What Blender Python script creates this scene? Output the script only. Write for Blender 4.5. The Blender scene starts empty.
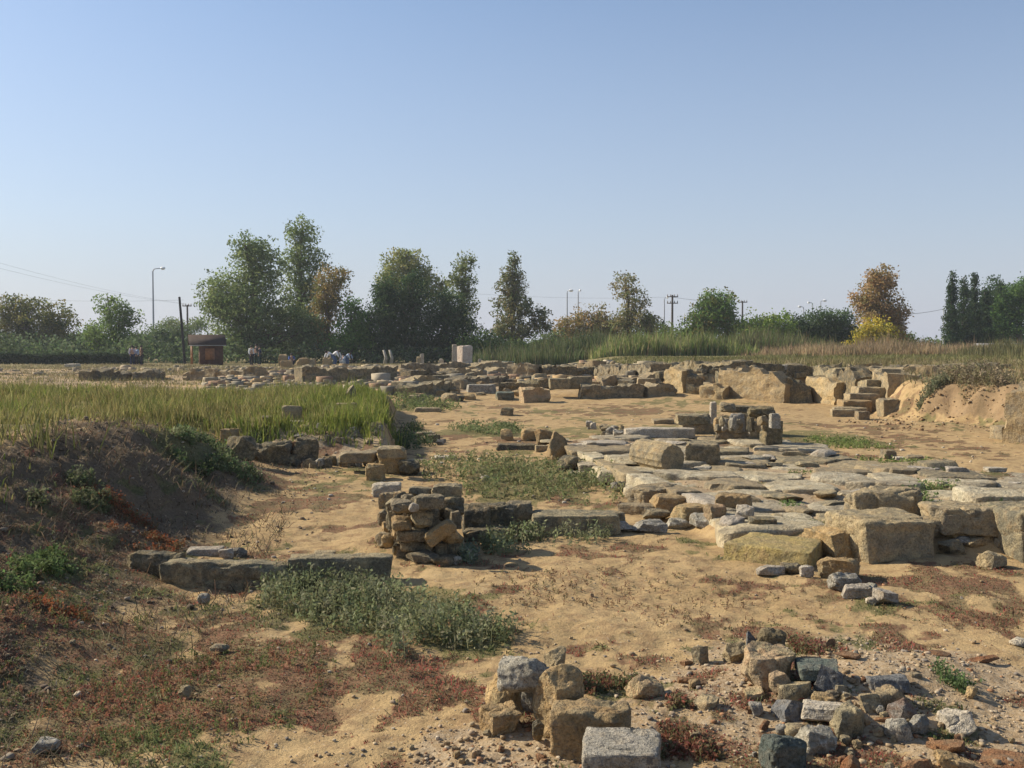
import bpy, math, random
import numpy as np
from mathutils import Vector, Matrix, Euler
random.seed(7); RNG = np.random.default_rng(11)
scene = bpy.context.scene
COL = scene.collection
PI = math.pi
R = math.radians

# ------------------------------------------------------------------ noise
def _hash(ix, iy, iz, seed):
    h = (ix.astype(np.int64) * 374761393 + iy.astype(np.int64) * 668265263 + iz.astype(np.int64) * 2147483647 + seed * 1274126177) & 0xFFFFFFFF
    h = ((h ^ (h >> 13)) * 1274126177) & 0xFFFFFFFF
    h = ((h ^ (h >> 16)) * 2246822519) & 0xFFFFFFFF
    h = h ^ (h >> 15)
    return (h & 0xFFFFFF) / float(0xFFFFFF)

def vnoise3(x, y, z, seed=0):
    x, y, z = np.broadcast_arrays(np.asarray(x, float), np.asarray(y, float), np.asarray(z, float))
    x0, y0, z0 = np.floor(x), np.floor(y), np.floor(z)
    fx, fy, fz = x - x0, y - y0, z - z0
    ux, uy, uz = (f * f * f * (f * (f * 6 - 15) + 10) for f in (fx, fy, fz))
    r = 0
    for dx in (0, 1):
        for dy in (0, 1):
            for dz in (0, 1):
                w = (ux if dx else 1 - ux) * (uy if dy else 1 - uy) * (uz if dz else 1 - uz)
                r = r + w * _hash(x0 + dx, y0 + dy, z0 + dz, seed)
    return r * 2 - 1

def vnoise2(x, y, seed=0):
    x, y = np.broadcast_arrays(np.asarray(x, float), np.asarray(y, float))
    x0, y0 = np.floor(x), np.floor(y)
    fx, fy = x - x0, y - y0
    ux, uy = (f * f * f * (f * (f * 6 - 15) + 10) for f in (fx, fy))
    zz = np.zeros_like(x0)
    r = 0
    for dx in (0, 1):
        for dy in (0, 1):
            w = (ux if dx else 1 - ux) * (uy if dy else 1 - uy)
            r = r + w * _hash(x0 + dx, y0 + dy, zz, seed)
    return r * 2 - 1

def fbm2(x, y, f=1.0, o=4, seed=0, gain=.5):
    r, a = 0, 1.0
    tot = 0
    for i in range(o):
        r = r + a * vnoise2(x * f, y * f, seed + i * 17); tot += a
        a *= gain; f *= 2.03
    return r / tot

def fbm3(p, f=1.0, o=3, seed=0):
    r, a, tot = 0, 1.0, 0
    for i in range(o):
        r = r + a * vnoise3(p[:, 0] * f + 3.1 * i, p[:, 1] * f + 7.7 * i, p[:, 2] * f, seed + i * 17); tot += a
        a *= .5; f *= 2.03
    return r / tot

def sst(a, b, x):
    t = np.clip((np.asarray(x, float) - a) / (b - a), 0, 1)
    return t * t * (3 - 2 * t)

# ------------------------------------------------------------------ camera model
CAMZ, FPX = 1.7, 1024.0
PITCH = math.atan(38 / 1024)
def ray(px, py):
    u, v = (px - 512) / FPX, -(py - 384) / FPX
    ca, sa = math.cos(PITCH), math.sin(PITCH)
    d = np.array([u, ca + v * sa, -sa + v * ca])
    return d / d[1]                                      # per metre of depth

# ------------------------------------------------------------------ terrain
PLAT = np.array([(0.55, 16.6), (1.25, 13.2), (1.75, 9.8), (2.0, 8.75), (3.4, 8.5), (4.6, 8.3), (9.0, 8.2), (9.0, 10.4), (6.0, 12.4), (4.9, 14.2), (4.3, 17.2), (2.6, 18.2)])
def poly_sd(x, y, P):
    """signed distance, positive inside"""
    x = np.asarray(x, float); y = np.asarray(y, float)
    inside = np.zeros(np.broadcast(x, y).shape, bool); dmin = np.full(inside.shape, 1e9)
    n = len(P)
    for i in range(n):
        ax, ay = P[i]; bx, by = P[(i + 1) % n]
        ex, ey = bx - ax, by - ay
        t = np.clip(((x - ax) * ex + (y - ay) * ey) / (ex * ex + ey * ey), 0, 1)
        dmin = np.minimum(dmin, np.hypot(x - ax - t * ex, y - ay - t * ey))
        c = ((ay > y) != (by > y)) & (x < ex * (y - ay) / (ey + (1e-12 if ey == 0 else 0)) + ax)
        inside ^= c
    return np.where(inside, dmin, -dmin)

def crest_x(y):
    return np.interp(y, [3, 6, 8, 10.5, 12.4, 15], [-3.9, -4.15, -4.35, -4.5, -4.7, -5.2])
def toe_x(y):
    return np.interp(y, [2, 4.9, 7, 10, 13, 15], [-2.15, -2.2, -2.45, -2.75, -3.05, -3.3])

def right_step(x, y):
    """1 on the natural ground of the right-hand side, 0 in the excavation"""
    xb = np.interp(y, [15, 17.5, 19.6, 20.4, 24.6, 28, 33], [14, 11.6, 10.7, 10.25, 8.75, 9.35, 10.7]) + .28 * vnoise2(y * .8, 3.3, 5) + .14 * vnoise2(y * 2.9, 1.3, 6)
    a = (x - xb) / .95
    b = np.minimum((y - 36.4) / .8, (x - 3.0) / 6.0)
    a = np.where(y > 36.8, np.maximum(b, 0 * a + np.minimum(a, 1) * (x > 9.5)), np.maximum(a, b))
    return sst(-.1, 1.0, a)

def H(x, y):
    x = np.asarray(x, float); y = np.asarray(y, float)
    near = 1 - sst(40, 90, y)
    z = .035 * fbm2(x, y, .55, 3, 1) + .022 * fbm2(x, y, 2.3, 3, 2) * near
    z = z + .014 * fbm2(x, y, 5.5, 3, 4) * (1 - sst(14, 26, y))
    z = z + .010 * fbm2(x, y, 13., 2, 3) * (1 - sst(10, 22, y))
    # low grass terrace
    rag = .18 * vnoise2(x * 1.3, y * 1.1, 31)
    pl = sst(14.3, 16.2, y + rag) * (1 - sst(24.5, 28.5, y)) * sst(0, .28, (-.112 * y - x) + rag * .4)
    zt = .5 * pl
    # left berm
    t = (toe_x(y) - x + .25 * vnoise2(x * .8, y * .9, 33)) / (toe_x(y) - crest_x(y))
    b = sst(-.12, 1.0, t) * (.86 + .05 * vnoise2(x * .5, y * .5, 35)) * (.55 + .45 * sst(5.2, 10, y))
    back = sst(0, 3.2, crest_x(y) - x)
    b = b * (1 - back) + .74 * back * (t > .5) + 0
    fade = 1 - sst(11.5, 16.0, y + .0 * x)
    b = b * fade
    zl = np.maximum(b, zt)
    # blend of the berm back into the terrace
    zl = np.maximum(zl, .55 * sst(9, 14, y) * sst(0, 1.0, crest_x(y) - .2 - x) * (1 - sst(24.5, 28.5, y)))
    z = z + zl
    z = z + (.07 * fbm2(x, y, 2.6, 3, 41) + .06 * fbm2(x, y, 7.0, 3, 43)) * sst(.03, .3, zl) * near
    # paved platform
    sd = poly_sd(x, y, PLAT)
    z = z + .13 * sst(-.2, .06, sd) * (1 + .25 * fbm2(x, y, 1.3, 3, 77))
    # earth under the heap of loose stones
    z = z + .13 * np.exp(-(((x - 1.75) / .75) ** 2 + ((y - 5.0) / .6) ** 2)) + .05 * np.exp(-(((x - .25) / .5) ** 2 + ((y - 4.7) / .6) ** 2))
    # right natural ground
    rs = right_step(x, y)
    lump = .16 * fbm2(x, y, 1.6, 4, 51) + .10 * fbm2(x, y, 5.0, 3, 53)
    edge = rs * (1 - rs) * 4
    z = z + rs * (.86 + .006 * np.clip(x - 12, 0, 60)) + lump * (edge * .9 + .25 * rs) * near
    # rubble slope in front of the scarp
    dd = np.hypot((x - 8.9) / 1.3, (y - 21.5) / .8)
    z = z + .12 * np.exp(-dd ** 2) * (1 - rs)
    # mound of the ruin field, small rises
    ruin = sst(28, 34, y) * (1 - sst(60, 78, y)) * (1 - rs)
    z = z + ruin * (.16 + .14 * fbm2(x, y, .35, 3, 61) + .06 * fbm2(x, y, 1.1, 2, 62))
    # very gentle relief of the far plain
    z = z + .35 * sst(90, 200, y) * fbm2(x, y, .012, 2, 71)
    return z

def h1(x, y):
    return float(H(np.array([x]), np.array([y]))[0])

_T = np.concatenate([np.geomspace(2.2, 60, 1400), np.geomspace(60.2, 400, 400)])
def hit(px, py, dz=0.0):
    """first ground point (raised by dz) along the line of sight of a pixel"""
    d = ray(px, py)
    X, Y, Z = d[0] * _T, _T, CAMZ + d[2] * _T
    f = Z - H(X, Y) - dz
    k = np.argmax(f <= 0)
    if f[k] > 0:
        k = len(_T) - 1
    k = max(k, 1)
    a, b = _T[k - 1], _T[k]
    s = f[k - 1] / (f[k - 1] - f[k] + 1e-12)
    t = a + (b - a) * min(max(s, 0), 1)
    return np.array([d[0] * t, t, CAMZ + d[2] * t])
def at(px, py, depth):
    d = ray(px, py)
    return np.array([d[0] * depth, depth, CAMZ + d[2] * depth])

# ------------------------------------------------------------------ object helpers
def mesh_np(name, verts, faces_list, mats, smooth=False, col=None, sharp=None, mat_idx=None):
    """faces_list: list of (M,k) int arrays"""
    me = bpy.data.meshes.new(name)
    verts = np.asarray(verts, np.float32)
    me.vertices.add(len(verts)); me.vertices.foreach_set('co', verts.ravel())
    loops = np.concatenate([np.asarray(f, np.int32).ravel() for f in faces_list])
    tot = np.concatenate([np.full(len(f), np.asarray(f).shape[1], np.int32) for f in faces_list])
    st = np.concatenate([[0], np.cumsum(tot)[:-1]]).astype(np.int32)
    me.loops.add(len(loops)); me.loops.foreach_set('vertex_index', loops)
    me.polygons.add(len(tot)); me.polygons.foreach_set('loop_start', st); me.polygons.foreach_set('loop_total', tot)
    if smooth:
        me.polygons.foreach_set('use_smooth', np.ones(len(tot), bool))
    if not isinstance(mats, (list, tuple)): mats = [mats]
    for m in mats: me.materials.append(m)
    if mat_idx is not None:
        me.polygons.foreach_set('material_index', np.asarray(mat_idx, np.int32))
    if col is not None:
        a = me.color_attributes.new('tint', 'FLOAT_COLOR', 'POINT')
        c = np.ones((len(verts), 4), np.float32); c[:, :col.shape[1]] = col
        a.data.foreach_set('color', c.ravel())
    me.update(calc_edges=True)
    if sharp: me.set_sharp_from_angle(angle=R(sharp))
    return me

def link(name, me, parent=None, loc=None):
    o = bpy.data.objects.new(name, me); COL.objects.link(o)
    if parent is not None: o.parent = parent
    if loc is not None: o.location = [float(v) for v in loc]
    return o
def tag(o, label=None, cat=None, group=None, kind=None):
    if label: o['label'] = label
    if cat: o['category'] = cat
    if group: o['group'] = group
    if kind: o['kind'] = kind
    elif cat: o['kind'] = 'thing'
    return o
def empty(name, loc, label, cat, group=None, rz=0):
    o = bpy.data.objects.new(name, None); COL.objects.link(o)
    o.location = [float(v) for v in loc]; o.rotation_euler = (0, 0, rz)
    o.empty_display_size = .1
    return tag(o, label, cat, group)

class MB:
    """collects boxes, tubes and prisms into one mesh"""
    def __init__(s): s.v = []; s.f = {}; s.n = 0
    def add(s, v, faces):
        for f in faces:
            s.f.setdefault(len(f), []).append([i + s.n for i in f])
        s.v.extend([tuple(map(float, p)) for p in v]); s.n += len(v)
        return s
    def box(s, c, d, rz=0, rx=0, ry=0):
        M = Euler((rx, ry, rz)).to_matrix()
        v = [Vector(c) + M @ Vector((sx * d[0] / 2, sy * d[1] / 2, sz * d[2] / 2)) for sx in (-1, 1) for sy in (-1, 1) for sz in (-1, 1)]
        return s.add(v, [(0, 1, 3, 2), (4, 6, 7, 5), (0, 4, 5, 1), (2, 3, 7, 6), (0, 2, 6, 4), (1, 5, 7, 3)])
    def tube(s, pts, rad, n=6, cap=True):
        pts = [Vector(p) for p in pts]
        if not isinstance(rad, (list, tuple)): rad = [rad] * len(pts)
        vs = []
        for i, p in enumerate(pts):
            t = (pts[min(i + 1, len(pts) - 1)] - pts[max(i - 1, 0)]).normalized()
            a = Vector((0, 0, 1)) if abs(t.z) < .9 else Vector((1, 0, 0))
            u = t.cross(a).normalized(); w = t.cross(u)
            for k in range(n):
                an = 2 * PI * k / n
                vs.append(p + (u * math.cos(an) + w * math.sin(an)) * rad[i])
        fs = []
        for i in range(len(pts) - 1):
            for k in range(n):
                a = i * n + k; b = i * n + (k + 1) % n
                fs.append((a, b, b + n, a + n))
        if cap:
            fs.append(tuple(range(n - 1, -1, -1))); fs.append(tuple((len(pts) - 1) * n + k for k in range(n)))
        return s.add(vs, fs)
    def build(s, name, mat, parent=None, loc=None, smooth=False, sharp=None):
        me = mesh_np(name, np.array(s.v), [np.array(f) for f in s.f.values()], mat, smooth, None, sharp)
        return link(name, me, parent, loc)

# ------------------------------------------------------------------ materials
class NT:
    def __init__(s, name):
        s.m = bpy.data.materials.new(name); s.m.use_nodes = True
        s.t = s.m.node_tree; s.t.nodes.clear()
    def n(s, t, **kw):
        nd = s.t.nodes.new('ShaderNode' + t)
        for k, v in kw.items():
            if k.startswith('i_'):
                nd.inputs[k[2:].replace('_', ' ')].default_value = v
            else: setattr(nd, k, v)
        return nd
    def l(s, a, b): s.t.links.new(a, b)
    def noise(s, vec, scale, detail=4, rough=.55, dist=0):
        nd = s.n('TexNoise'); nd.inputs['Scale'].default_value = scale; nd.inputs['Detail'].default_value = detail
        nd.inputs['Roughness'].default_value = rough; nd.inputs['Distortion'].default_value = dist
        if vec is not None: s.l(vec, nd.inputs['Vector'])
        return nd.outputs['Fac']
    def ramp(s, fac, stops):
        nd = s.n('ValToRGB'); e = nd.color_ramp.elements
        while len(e) < len(stops): e.new(.5)
        for k, (p, c) in enumerate(stops):
            e[k].position = p; e[k].color = (c[0], c[1], c[2], 1) if isinstance(c, (tuple, list)) else (c, c, c, 1)
        s.l(fac, nd.inputs['Fac']); return nd.outputs['Color']
    def mix(s, fac, a, b, mode='MIX'):
        nd = s.n('MixRGB', blend_type=mode)
        for i, v in ((0, fac), (1, a), (2, b)):
            if isinstance(v, (int, float)): nd.inputs[i].default_value = v
            elif isinstance(v, (tuple, list)): nd.inputs[i].default_value = (v[0], v[1], v[2], 1)
            else: s.l(v, nd.inputs[i])
        return nd.outputs[0]
    def math(s, op, a, b=None):
        nd = s.n('Math', operation=op)
        for i, v in ((0, a), (1, b)):
            if v is None: continue
            if isinstance(v, (int, float)): nd.inputs[i].default_value = v
            else: s.l(v, nd.inputs[i])
        return nd.outputs[0]
    def bump(s, h, strength, dist, normal=None):
        nd = s.n('Bump'); nd.inputs['Strength'].default_value = strength; nd.inputs['Distance'].default_value = dist
        s.l(h, nd.inputs['Height'])
        if normal is not None: s.l(normal, nd.inputs['Normal'])
        return nd.outputs['Normal']
    def out(s, col, rough=.9, normal=None, spec=.2, metal=0, transl=0):
        p = s.n('BsdfPrincipled')
        p.inputs['Specular IOR Level'].default_value = spec; p.inputs['Metallic'].default_value = metal
        for k, v in (('Base Color', col), ('Roughness', rough)):
            if isinstance(v, (int, float)): p.inputs[k].default_value = v
            elif isinstance(v, (tuple, list)): p.inputs[k].default_value = (v[0], v[1], v[2], 1)
            else: s.l(v, p.inputs[k])
        if normal is not None: s.l(normal, p.inputs['Normal'])
        sh = p.outputs[0]
        if transl:
            tr = s.n('BsdfTranslucent')
            if isinstance(col, (tuple, list)): tr.inputs[0].default_value = (col[0], col[1], col[2], 1)
            else: s.l(col, tr.inputs[0])
            mx = s.n('MixShader'); mx.inputs[0].default_value = transl
            s.l(sh, mx.inputs[1]); s.l(tr.outputs[0], mx.inputs[2]); sh = mx.outputs[0]
        o = s.n('OutputMaterial'); s.l(sh, o.inputs[0])
        return s.m

def plain(name, c, rough=.7, spec=.3, var=.12, scale=3, metal=0):
    t = NT(name); tc = t.n('TexCoord')
    f = t.noise(tc.outputs['Object'], scale, 4)
    col = t.mix(1.0, c, t.ramp(f, [(.25, (1 - var * 2,) * 3), (.75, (1 + var,) * 3)]), 'MULTIPLY')
    return t.out(col, rough, None, spec, metal)

def stone_mat(name, c1, c2, lichen, lich_amt=.5, spot=None, spot_amt=.6, soil=(.30, .20, .10), scale=1.0, bump=1.0, streak=0):
    t = NT(name)
    tc = t.n('TexCoord'); oi = t.n('ObjectInfo')
    vm = t.n('VectorMath', operation='SCALE'); cx = t.n('CombineXYZ')
    t.l(oi.outputs['Random'], cx.inputs[0]); t.l(oi.outputs['Random'], cx.inputs[1])
    t.l(cx.outputs[0], vm.inputs[0]); vm.inputs['Scale'].default_value = 37.0
    va = t.n('VectorMath', operation='ADD'); t.l(tc.outputs['Object'], va.inputs[0]); t.l(vm.outputs[0], va.inputs[1])
    v = va.outputs[0]
    big = t.noise(v, 3.2 * scale, 5, .6, .4)
    mid = t.noise(v, 13 * scale, 5, .65)
    fine = t.noise(v, 75 * scale, 4, .7)
    col = t.mix(t.ramp(big, [(.33, 0), (.66, 1)]), c1, c2)
    col = t.mix(t.ramp(t.noise(v, 5.5 * scale, 6, .7, .8), [(.5 - .12 * lich_amt, 0), (.68 - .12 * lich_amt, .9)]), col, lichen) if lich_amt > 0 else col
    col = t.mix(t.math('MULTIPLY', t.ramp(mid, [(.52, 0), (.63, 1)]), .55), col, soil)
    if spot:
        col = t.mix(t.math('MULTIPLY', t.ramp(t.noise(v, 26 * scale, 4, .75), [(.54, 0), (.6, 1)]), spot_amt), col, spot)
    col = t.mix(1.0, col, t.ramp(fine, [(.25, .5), (.5, 1.0), (.75, 1.4)]), 'MULTIPLY')
    col = t.mix(1.0, col, t.ramp(mid, [(.28, .64), (.68, 1.2)]), 'MULTIPLY')
    col = t.mix(1.0, col, t.ramp(oi.outputs['Random'], [(0, (.82, .80, .80)), (.5, (1, .98, .96)), (1, (1.1, 1.08, 1.02))]), 'MULTIPLY')
    pit = t.ramp(t.noise(v, 34 * scale, 3, .6), [(.28, 0), (.42, 1)])
    nrm = t.bump(mid, .8 * bump, .06)
    nrm = t.bump(pit, .45 * bump, .012, nrm)
    nrm = t.bump(fine, .9 * bump, .012, nrm)
    return t.out(col, .93, nrm, .12)

def attr_mat(name, transl=.25, var=(.8, 1.15), rough=.8, spec=.15):
    t = NT(name); a = t.n('Attribute', attribute_name='tint')
    tc = t.n('TexCoord')
    f = t.noise(tc.outputs['Object'], 5, 2)
    col = t.mix(1.0, a.outputs['Color'], t.ramp(f, [(.3, var[0]), (.7, var[1])]), 'MULTIPLY')
    return t.out(col, rough, None, spec, 0, transl)

M = {}
M['ochre'] = stone_mat('ochre_limestone', (0.460, 0.334, 0.179), (0.389, 0.256, 0.119), (.32, .265, .16), .35, (.16, .13, .10), .5)
M['tan'] = stone_mat('tan_limestone', (0.445, 0.355, 0.215), (0.366, 0.287, 0.171), (.235, .205, .15), .5, (.14, .12, .09), .5)
M['lichen'] = stone_mat('lichened_limestone', (0.337, 0.286, 0.185), (0.400, 0.321, 0.193), (.17, .155, .115), .8, (.09, .085, .07), .6)
M['dark'] = stone_mat('dark_weathered_or_shaded_stone', (0.187, 0.154, 0.092), (0.275, 0.217, 0.119), (.11, .105, .085), .9, (.30, .26, .18), .45)  # weathered stone; also paints the shaded faces of the far walls
M['white'] = stone_mat('pale_marble', (.55, .49, .40), (.46, .405, .32), (.36, .315, .245), .4, (.22, .20, .17), .6, (.36, .27, .17))
M['grey'] = stone_mat('grey_stone', (.29, .265, .215), (.37, .34, .28), (.20, .185, .155), .5, (.45, .44, .41), .6, (.26, .2, .13))
M['yellow'] = stone_mat('yellow_lichened_stone', (.43, .33, .12), (.40, .30, .15), (.30, .25, .13), .5, (.16, .13, .08), .5)
M['granite'] = stone_mat('speckled_granite', (.48, .445, .38), (.40, .365, .30), (.31, .28, .225), .3, (.13, .125, .12), .85, (.35, .28, .19), 1.5)
M['slate'] = stone_mat('blue_grey_slate', (.14, .142, .145), (.19, .19, .188), (.22, .22, .21), .3, (.09, .095, .10), .4, (.20, .165, .12))
M['green'] = stone_mat('dark_green_stone', (.10, .125, .11), (.15, .17, .145), (.20, .19, .15), .3, (.06, .07, .065), .4, (.18, .15, .11))
M['pink'] = stone_mat('pinkish_stone', (0.462, 0.318, 0.185), (0.506, 0.382, 0.238), (.33, .28, .17), .5, (.22, .15, .10), .5, (.33, .2, .1))
M['brick'] = stone_mat('terracotta', (.30, .135, .065), (.34, .18, .095), (.30, .20, .12), .7, (.16, .08, .05), .4, (.30, .17, .08), 1.6)
M['conglom'] = stone_mat('pebbled_conglomerate', (.50, .33, .25), (.34, .28, .22), (.52, .48, .42), .6, (.20, .13, .10), .8, (.36, .22, .13), 2.0, 1.6)
M['paving'] = stone_mat('worn_paving_stone', (0.450, 0.378, 0.253), (0.535, 0.479, 0.352), (.30, .25, .175), .5, (.19, .165, .12), .5, (.30, .22, .12), .8)
M['wallrock'] = stone_mat('sunlit_wall_stone', (0.486, 0.377, 0.212), (0.437, 0.311, 0.159), (.36, .30, .2), .4, (.16, .13, .09), .5, scale=.8)  # lit-face colour; shaded faces of these walls take the dark stone
t_ = NT('pebble_stone'); a_ = t_.n('Attribute', attribute_name='tint'); tc_ = t_.n('TexCoord')
f_ = t_.noise(tc_.outputs['Object'], 60, 3)
M['pebble'] = t_.out(t_.mix(1.0, a_.outputs['Color'], t_.ramp(f_, [(.3, .75), (.7, 1.15)]), 'MULTIPLY'), .9, None, .1)

# ------------------------------------------------------------------ stones
_GRID = {}
def cube_grid(n):
    if n in _GRID: return _GRID[n]
    idx = {}; vs = []; fs = []
    def vid(p):
        k = tuple(p)
        if k not in idx: idx[k] = len(vs); vs.append([2 * c / n - 1 for c in p])
        return idx[k]
    for ax in range(3):
        u, w = (ax + 1) % 3, (ax + 2) % 3
        for side in (0, n):
            for i in range(n):
                for j in range(n):
                    q = []
                    for di, dj in ((0, 0), (1, 0), (1, 1), (0, 1)):
                        p = [0, 0, 0]; p[ax] = side; p[u] = i + di; p[w] = j + dj
                        q.append(vid(p))
                    if side == 0: q.reverse()
                    fs.append(q)
    _GRID[n] = (np.array(vs, float), np.array(fs, np.int32))
    return _GRID[n]

KIND = {  # superellipsoid power, number of cuts, cut range, noise, chip depth
    'blk': (18, 5, (.90, 1.12), .05, .12),
    'cut': (26, 1, (1.04, 1.25), .02, .075),
    'bld': (5.5, 12, (.56, .88), .055, .10),
    'rnd': (3.2, 10, (.70, .95), .055, .08),
    'ang': (6, 13, (.48, .84), .035, .06),
    'flt': (14, 2, (.92, 1.15), .05, .07),
    'tile': (14, 2, (.9, 1.2), .02, .03),
}
def stone_geo(W, D, Hh, kind='bld', seed=0, n=10):
    """vertices with base at z = 0 centred in x, y"""
    e, nc, (c0, c1), na, chip = KIND[kind]
    rs = np.random.default_rng(seed)
    v, f = cube_grid(n)
    # denser rows close to the edges for blocks
    q = np.sign(v) * np.abs(v) ** (.8 if e > 6 else 1)
    nrm = (np.abs(q) ** e).sum(1) ** (1 / e)
    p = q / nrm[:, None]
    if e > 6:       # shear and taper of roughly squared blocks
        p[:, 0] *= 1 + rs.uniform(-.09, .09) * p[:, 1] + rs.uniform(-.07, .07) * p[:, 2]
        p[:, 1] *= 1 + rs.uniform(-.09, .09) * p[:, 0] + rs.uniform(-.07, .07) * p[:, 2]
        p[:, 2] *= 1 + rs.uniform(-.06, .06) * p[:, 0] + rs.uniform(-.06, .06) * p[:, 1]
    dims = np.array([W, D, Hh]) / 2
    for _ in range(nc):
        nn = rs.normal(size=3); nn /= np.linalg.norm(nn)
        if e > 6:
            nn[2] = abs(nn[2]) * .9
        sup = (np.abs(nn) ** (e / (e - 1))).sum() ** ((e - 1) / e)
        d = sup * rs.uniform(c0, c1) * (.82 if e > 6 else 1)
        s = np.maximum(p @ nn - d, 0)
        p = p - s[:, None] * nn
    m = float(np.mean(dims))
    P = p * dims
    sc = 1 / max(min(W, D, Hh), .4 * max(W, D, Hh), .02)
    off = rs.uniform(0, 99, 3)
    dirn = p / (np.linalg.norm(p, axis=1)[:, None] + 1e-9)
    big = fbm3(P * sc + off, .9, 2, seed % 97)
    med = fbm3(P * sc + off, 3.4, 3, seed % 89)
    ridge = 1 - np.abs(fbm3(P * sc + off + 9, 1.7, 2, seed % 83)) * 2
    a = min(W, D, Hh)
    fin = fbm3(P * sc + off + 3, 9.0, 2, seed % 73) if n >= 11 else 0
    disp = a * (na * 1.3 * big + na * .9 * med + na * .5 * fin) - a * chip * np.clip(ridge - .62, 0, 1) * 1.6
    # worn, chipped arrises
    cnt = np.sort(np.abs(p), axis=1)
    if e > 6:
        edge = np.clip((cnt[:, 1] - .72) / .28, 0, 1) * np.clip((cnt[:, 2] - .72) / .28, 0, 1)
        disp -= a * chip * 1.3 * edge * np.clip(fbm3(P * sc + off + 5, 2.2, 2, seed % 79) + .25, 0, 1)
    P = P + dirn * disp[:, None]
    P[:, 2] += Hh / 2
    return P, f

def stone_mesh(name, W, D, Hh, kind, mat, seed, n, rot=(0, 0, 0)):
    P, f = stone_geo(W, D, Hh, kind, seed, n)
    if rot[0] or rot[1]:
        Mx = np.array(Euler((rot[0], rot[1], 0)).to_matrix())
        c = np.array([0, 0, Hh / 2]); P = (P - c) @ Mx.T + c
        P[:, 2] -= max(0, P[:, 2].min())
    return mesh_np(name, P, [f], M[mat] if isinstance(mat, str) else mat, True, None, 30 if n > 8 else 17)

def mesh_stone_fix():
    pass
_seed = [100]
def S(name, label, px, py, w, h, rD=.8, yaw=0, kind='bld', mat='tan', zb=0, tilt=(0, 0), cat='stone', group=None, sink=.1, seed=None, Hm=None, fwd=0, solid=False):
    """a stone whose lower front edge appears at (px, py), w x h pixels large"""
    _seed[0] += 1
    sd = seed or _seed[0]
    p = hit(px, py, zb)
    d = p[1]
    wm = w * d / FPX
    a = R(yaw)
    W = wm / (abs(math.cos(a)) + rD * abs(math.sin(a)))
    D = W * rD
    ext = W * abs(math.sin(a)) + D * abs(math.cos(a))
    hv = h * d / FPX
    if group == G4: w *= 1.36; wm *= 1.36; W *= 1.36; D *= 1.36; h *= 1.22; hv *= 1.22
    if group == G5: w *= 1.4; W *= 1.4; D *= 1.4
    if group == G3: w *= 1.1; W *= 1.2; D *= 1.2
    if Hm is None:
        Hh = (hv - ext * (CAMZ - p[2]) / (d + ext)) / max(.3, 1 - ext / (d + ext))
        Hh = max(Hh, .3 * hv, .03)
    else: Hh = Hm
    if group == G2:
        sink = .38; Hh *= .88; W *= 1.14; D *= 1.14
        if tilt == (0, 0): tilt = ((_seed[0] * 41) % 30 - 15, (_seed[0] * 59) % 34 - 17)
    if group == G2 and mat == 'brick': kind = 'ang'; Hh *= .72; tilt = ((_seed[0] * 37) % 22 - 11, (_seed[0] * 53) % 26 - 13)
    if group == G4 and Hm is None: Hh = max(Hh, .68 * hv)
    if solid: Hh += zb; p[2] -= zb
    y = d + ext / 2 + fwd; x = p[0] * y / d
    n = int(min(30, max(5, w / 2.6 + 4)))
    me = stone_mesh(name, W, D, Hh * (1 + sink), kind, mat, sd, n, (R(tilt[0]), R(tilt[1])))
    z = (p[2] if zb else min(p[2], h1(x, y) + .02)) - Hh * sink
    o = link(name, me, None, (x, y, z)); o.rotation_euler = (0, 0, a)
    return tag(o, label, cat, group)

# ------------------------------------------------------------------ world, sun, camera
SUN_EL, SUN_B = R(32), R(21)
Sv = Vector((-math.cos(SUN_EL) * math.cos(SUN_B), math.cos(SUN_EL) * math.sin(SUN_B), math.sin(SUN_EL)))
w = bpy.data.worlds.new("World"); scene.world = w; w.use_nodes = True
nt = w.node_tree; nt.nodes.clear()
sky = nt.nodes.new('ShaderNodeTexSky'); sky.sky_type = 'NISHITA'; sky.sun_disc = False
sky.sun_elevation = SUN_EL; sky.sun_rotation = math.atan2(Sv.x, Sv.y)
sky.altitude = 0; sky.air_density = 1.0; sky.dust_density = .7; sky.ozone_density = 3.0
bg = nt.nodes.new('ShaderNodeBackground'); bg.inputs['Strength'].default_value = .098
ow = nt.nodes.new('ShaderNodeOutputWorld')
hs = nt.nodes.new('ShaderNodeHueSaturation'); hs.inputs['Saturation'].default_value = 1.0
nt.links.new(sky.outputs[0], hs.inputs['Color'])
tcw = nt.nodes.new('ShaderNodeTexCoord'); sxw = nt.nodes.new('ShaderNodeSeparateXYZ'); nt.links.new(tcw.outputs['Generated'], sxw.inputs[0])
rw = nt.nodes.new('ShaderNodeValToRGB'); ew = rw.color_ramp.elements; ew.new(.12)
for k_, (p_, v_) in enumerate([(0, .88), (.12, .5), (.36, .07)]):
    ew[k_].position = p_; ew[k_].color = (v_, v_, v_, 1)
nt.links.new(sxw.outputs[2], rw.inputs[0])
mw = nt.nodes.new('ShaderNodeMixRGB'); mw.inputs[2].default_value = (3.75, 3.95, 4.75, 1)
nt.links.new(rw.outputs[0], mw.inputs[0]); nt.links.new(hs.outputs[0], mw.inputs[1])
nt.links.new(mw.outputs[0], bg.inputs[0]); nt.links.new(bg.outputs[0], ow.inputs[0])
sl = bpy.data.lights.new('sun', 'SUN'); sl.energy = 5.0; sl.angle = R(.55); sl.color = (1, .91, .74)
so = bpy.data.objects.new('sun', sl); COL.objects.link(so)
so.rotation_euler = Sv.to_track_quat('Z', 'Y').to_euler(); so.location = Sv * 50
cam = bpy.data.cameras.new('camera'); cam.sensor_width = 36; cam.lens = 36; cam.clip_end = 9000; cam.clip_start = .05
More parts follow.
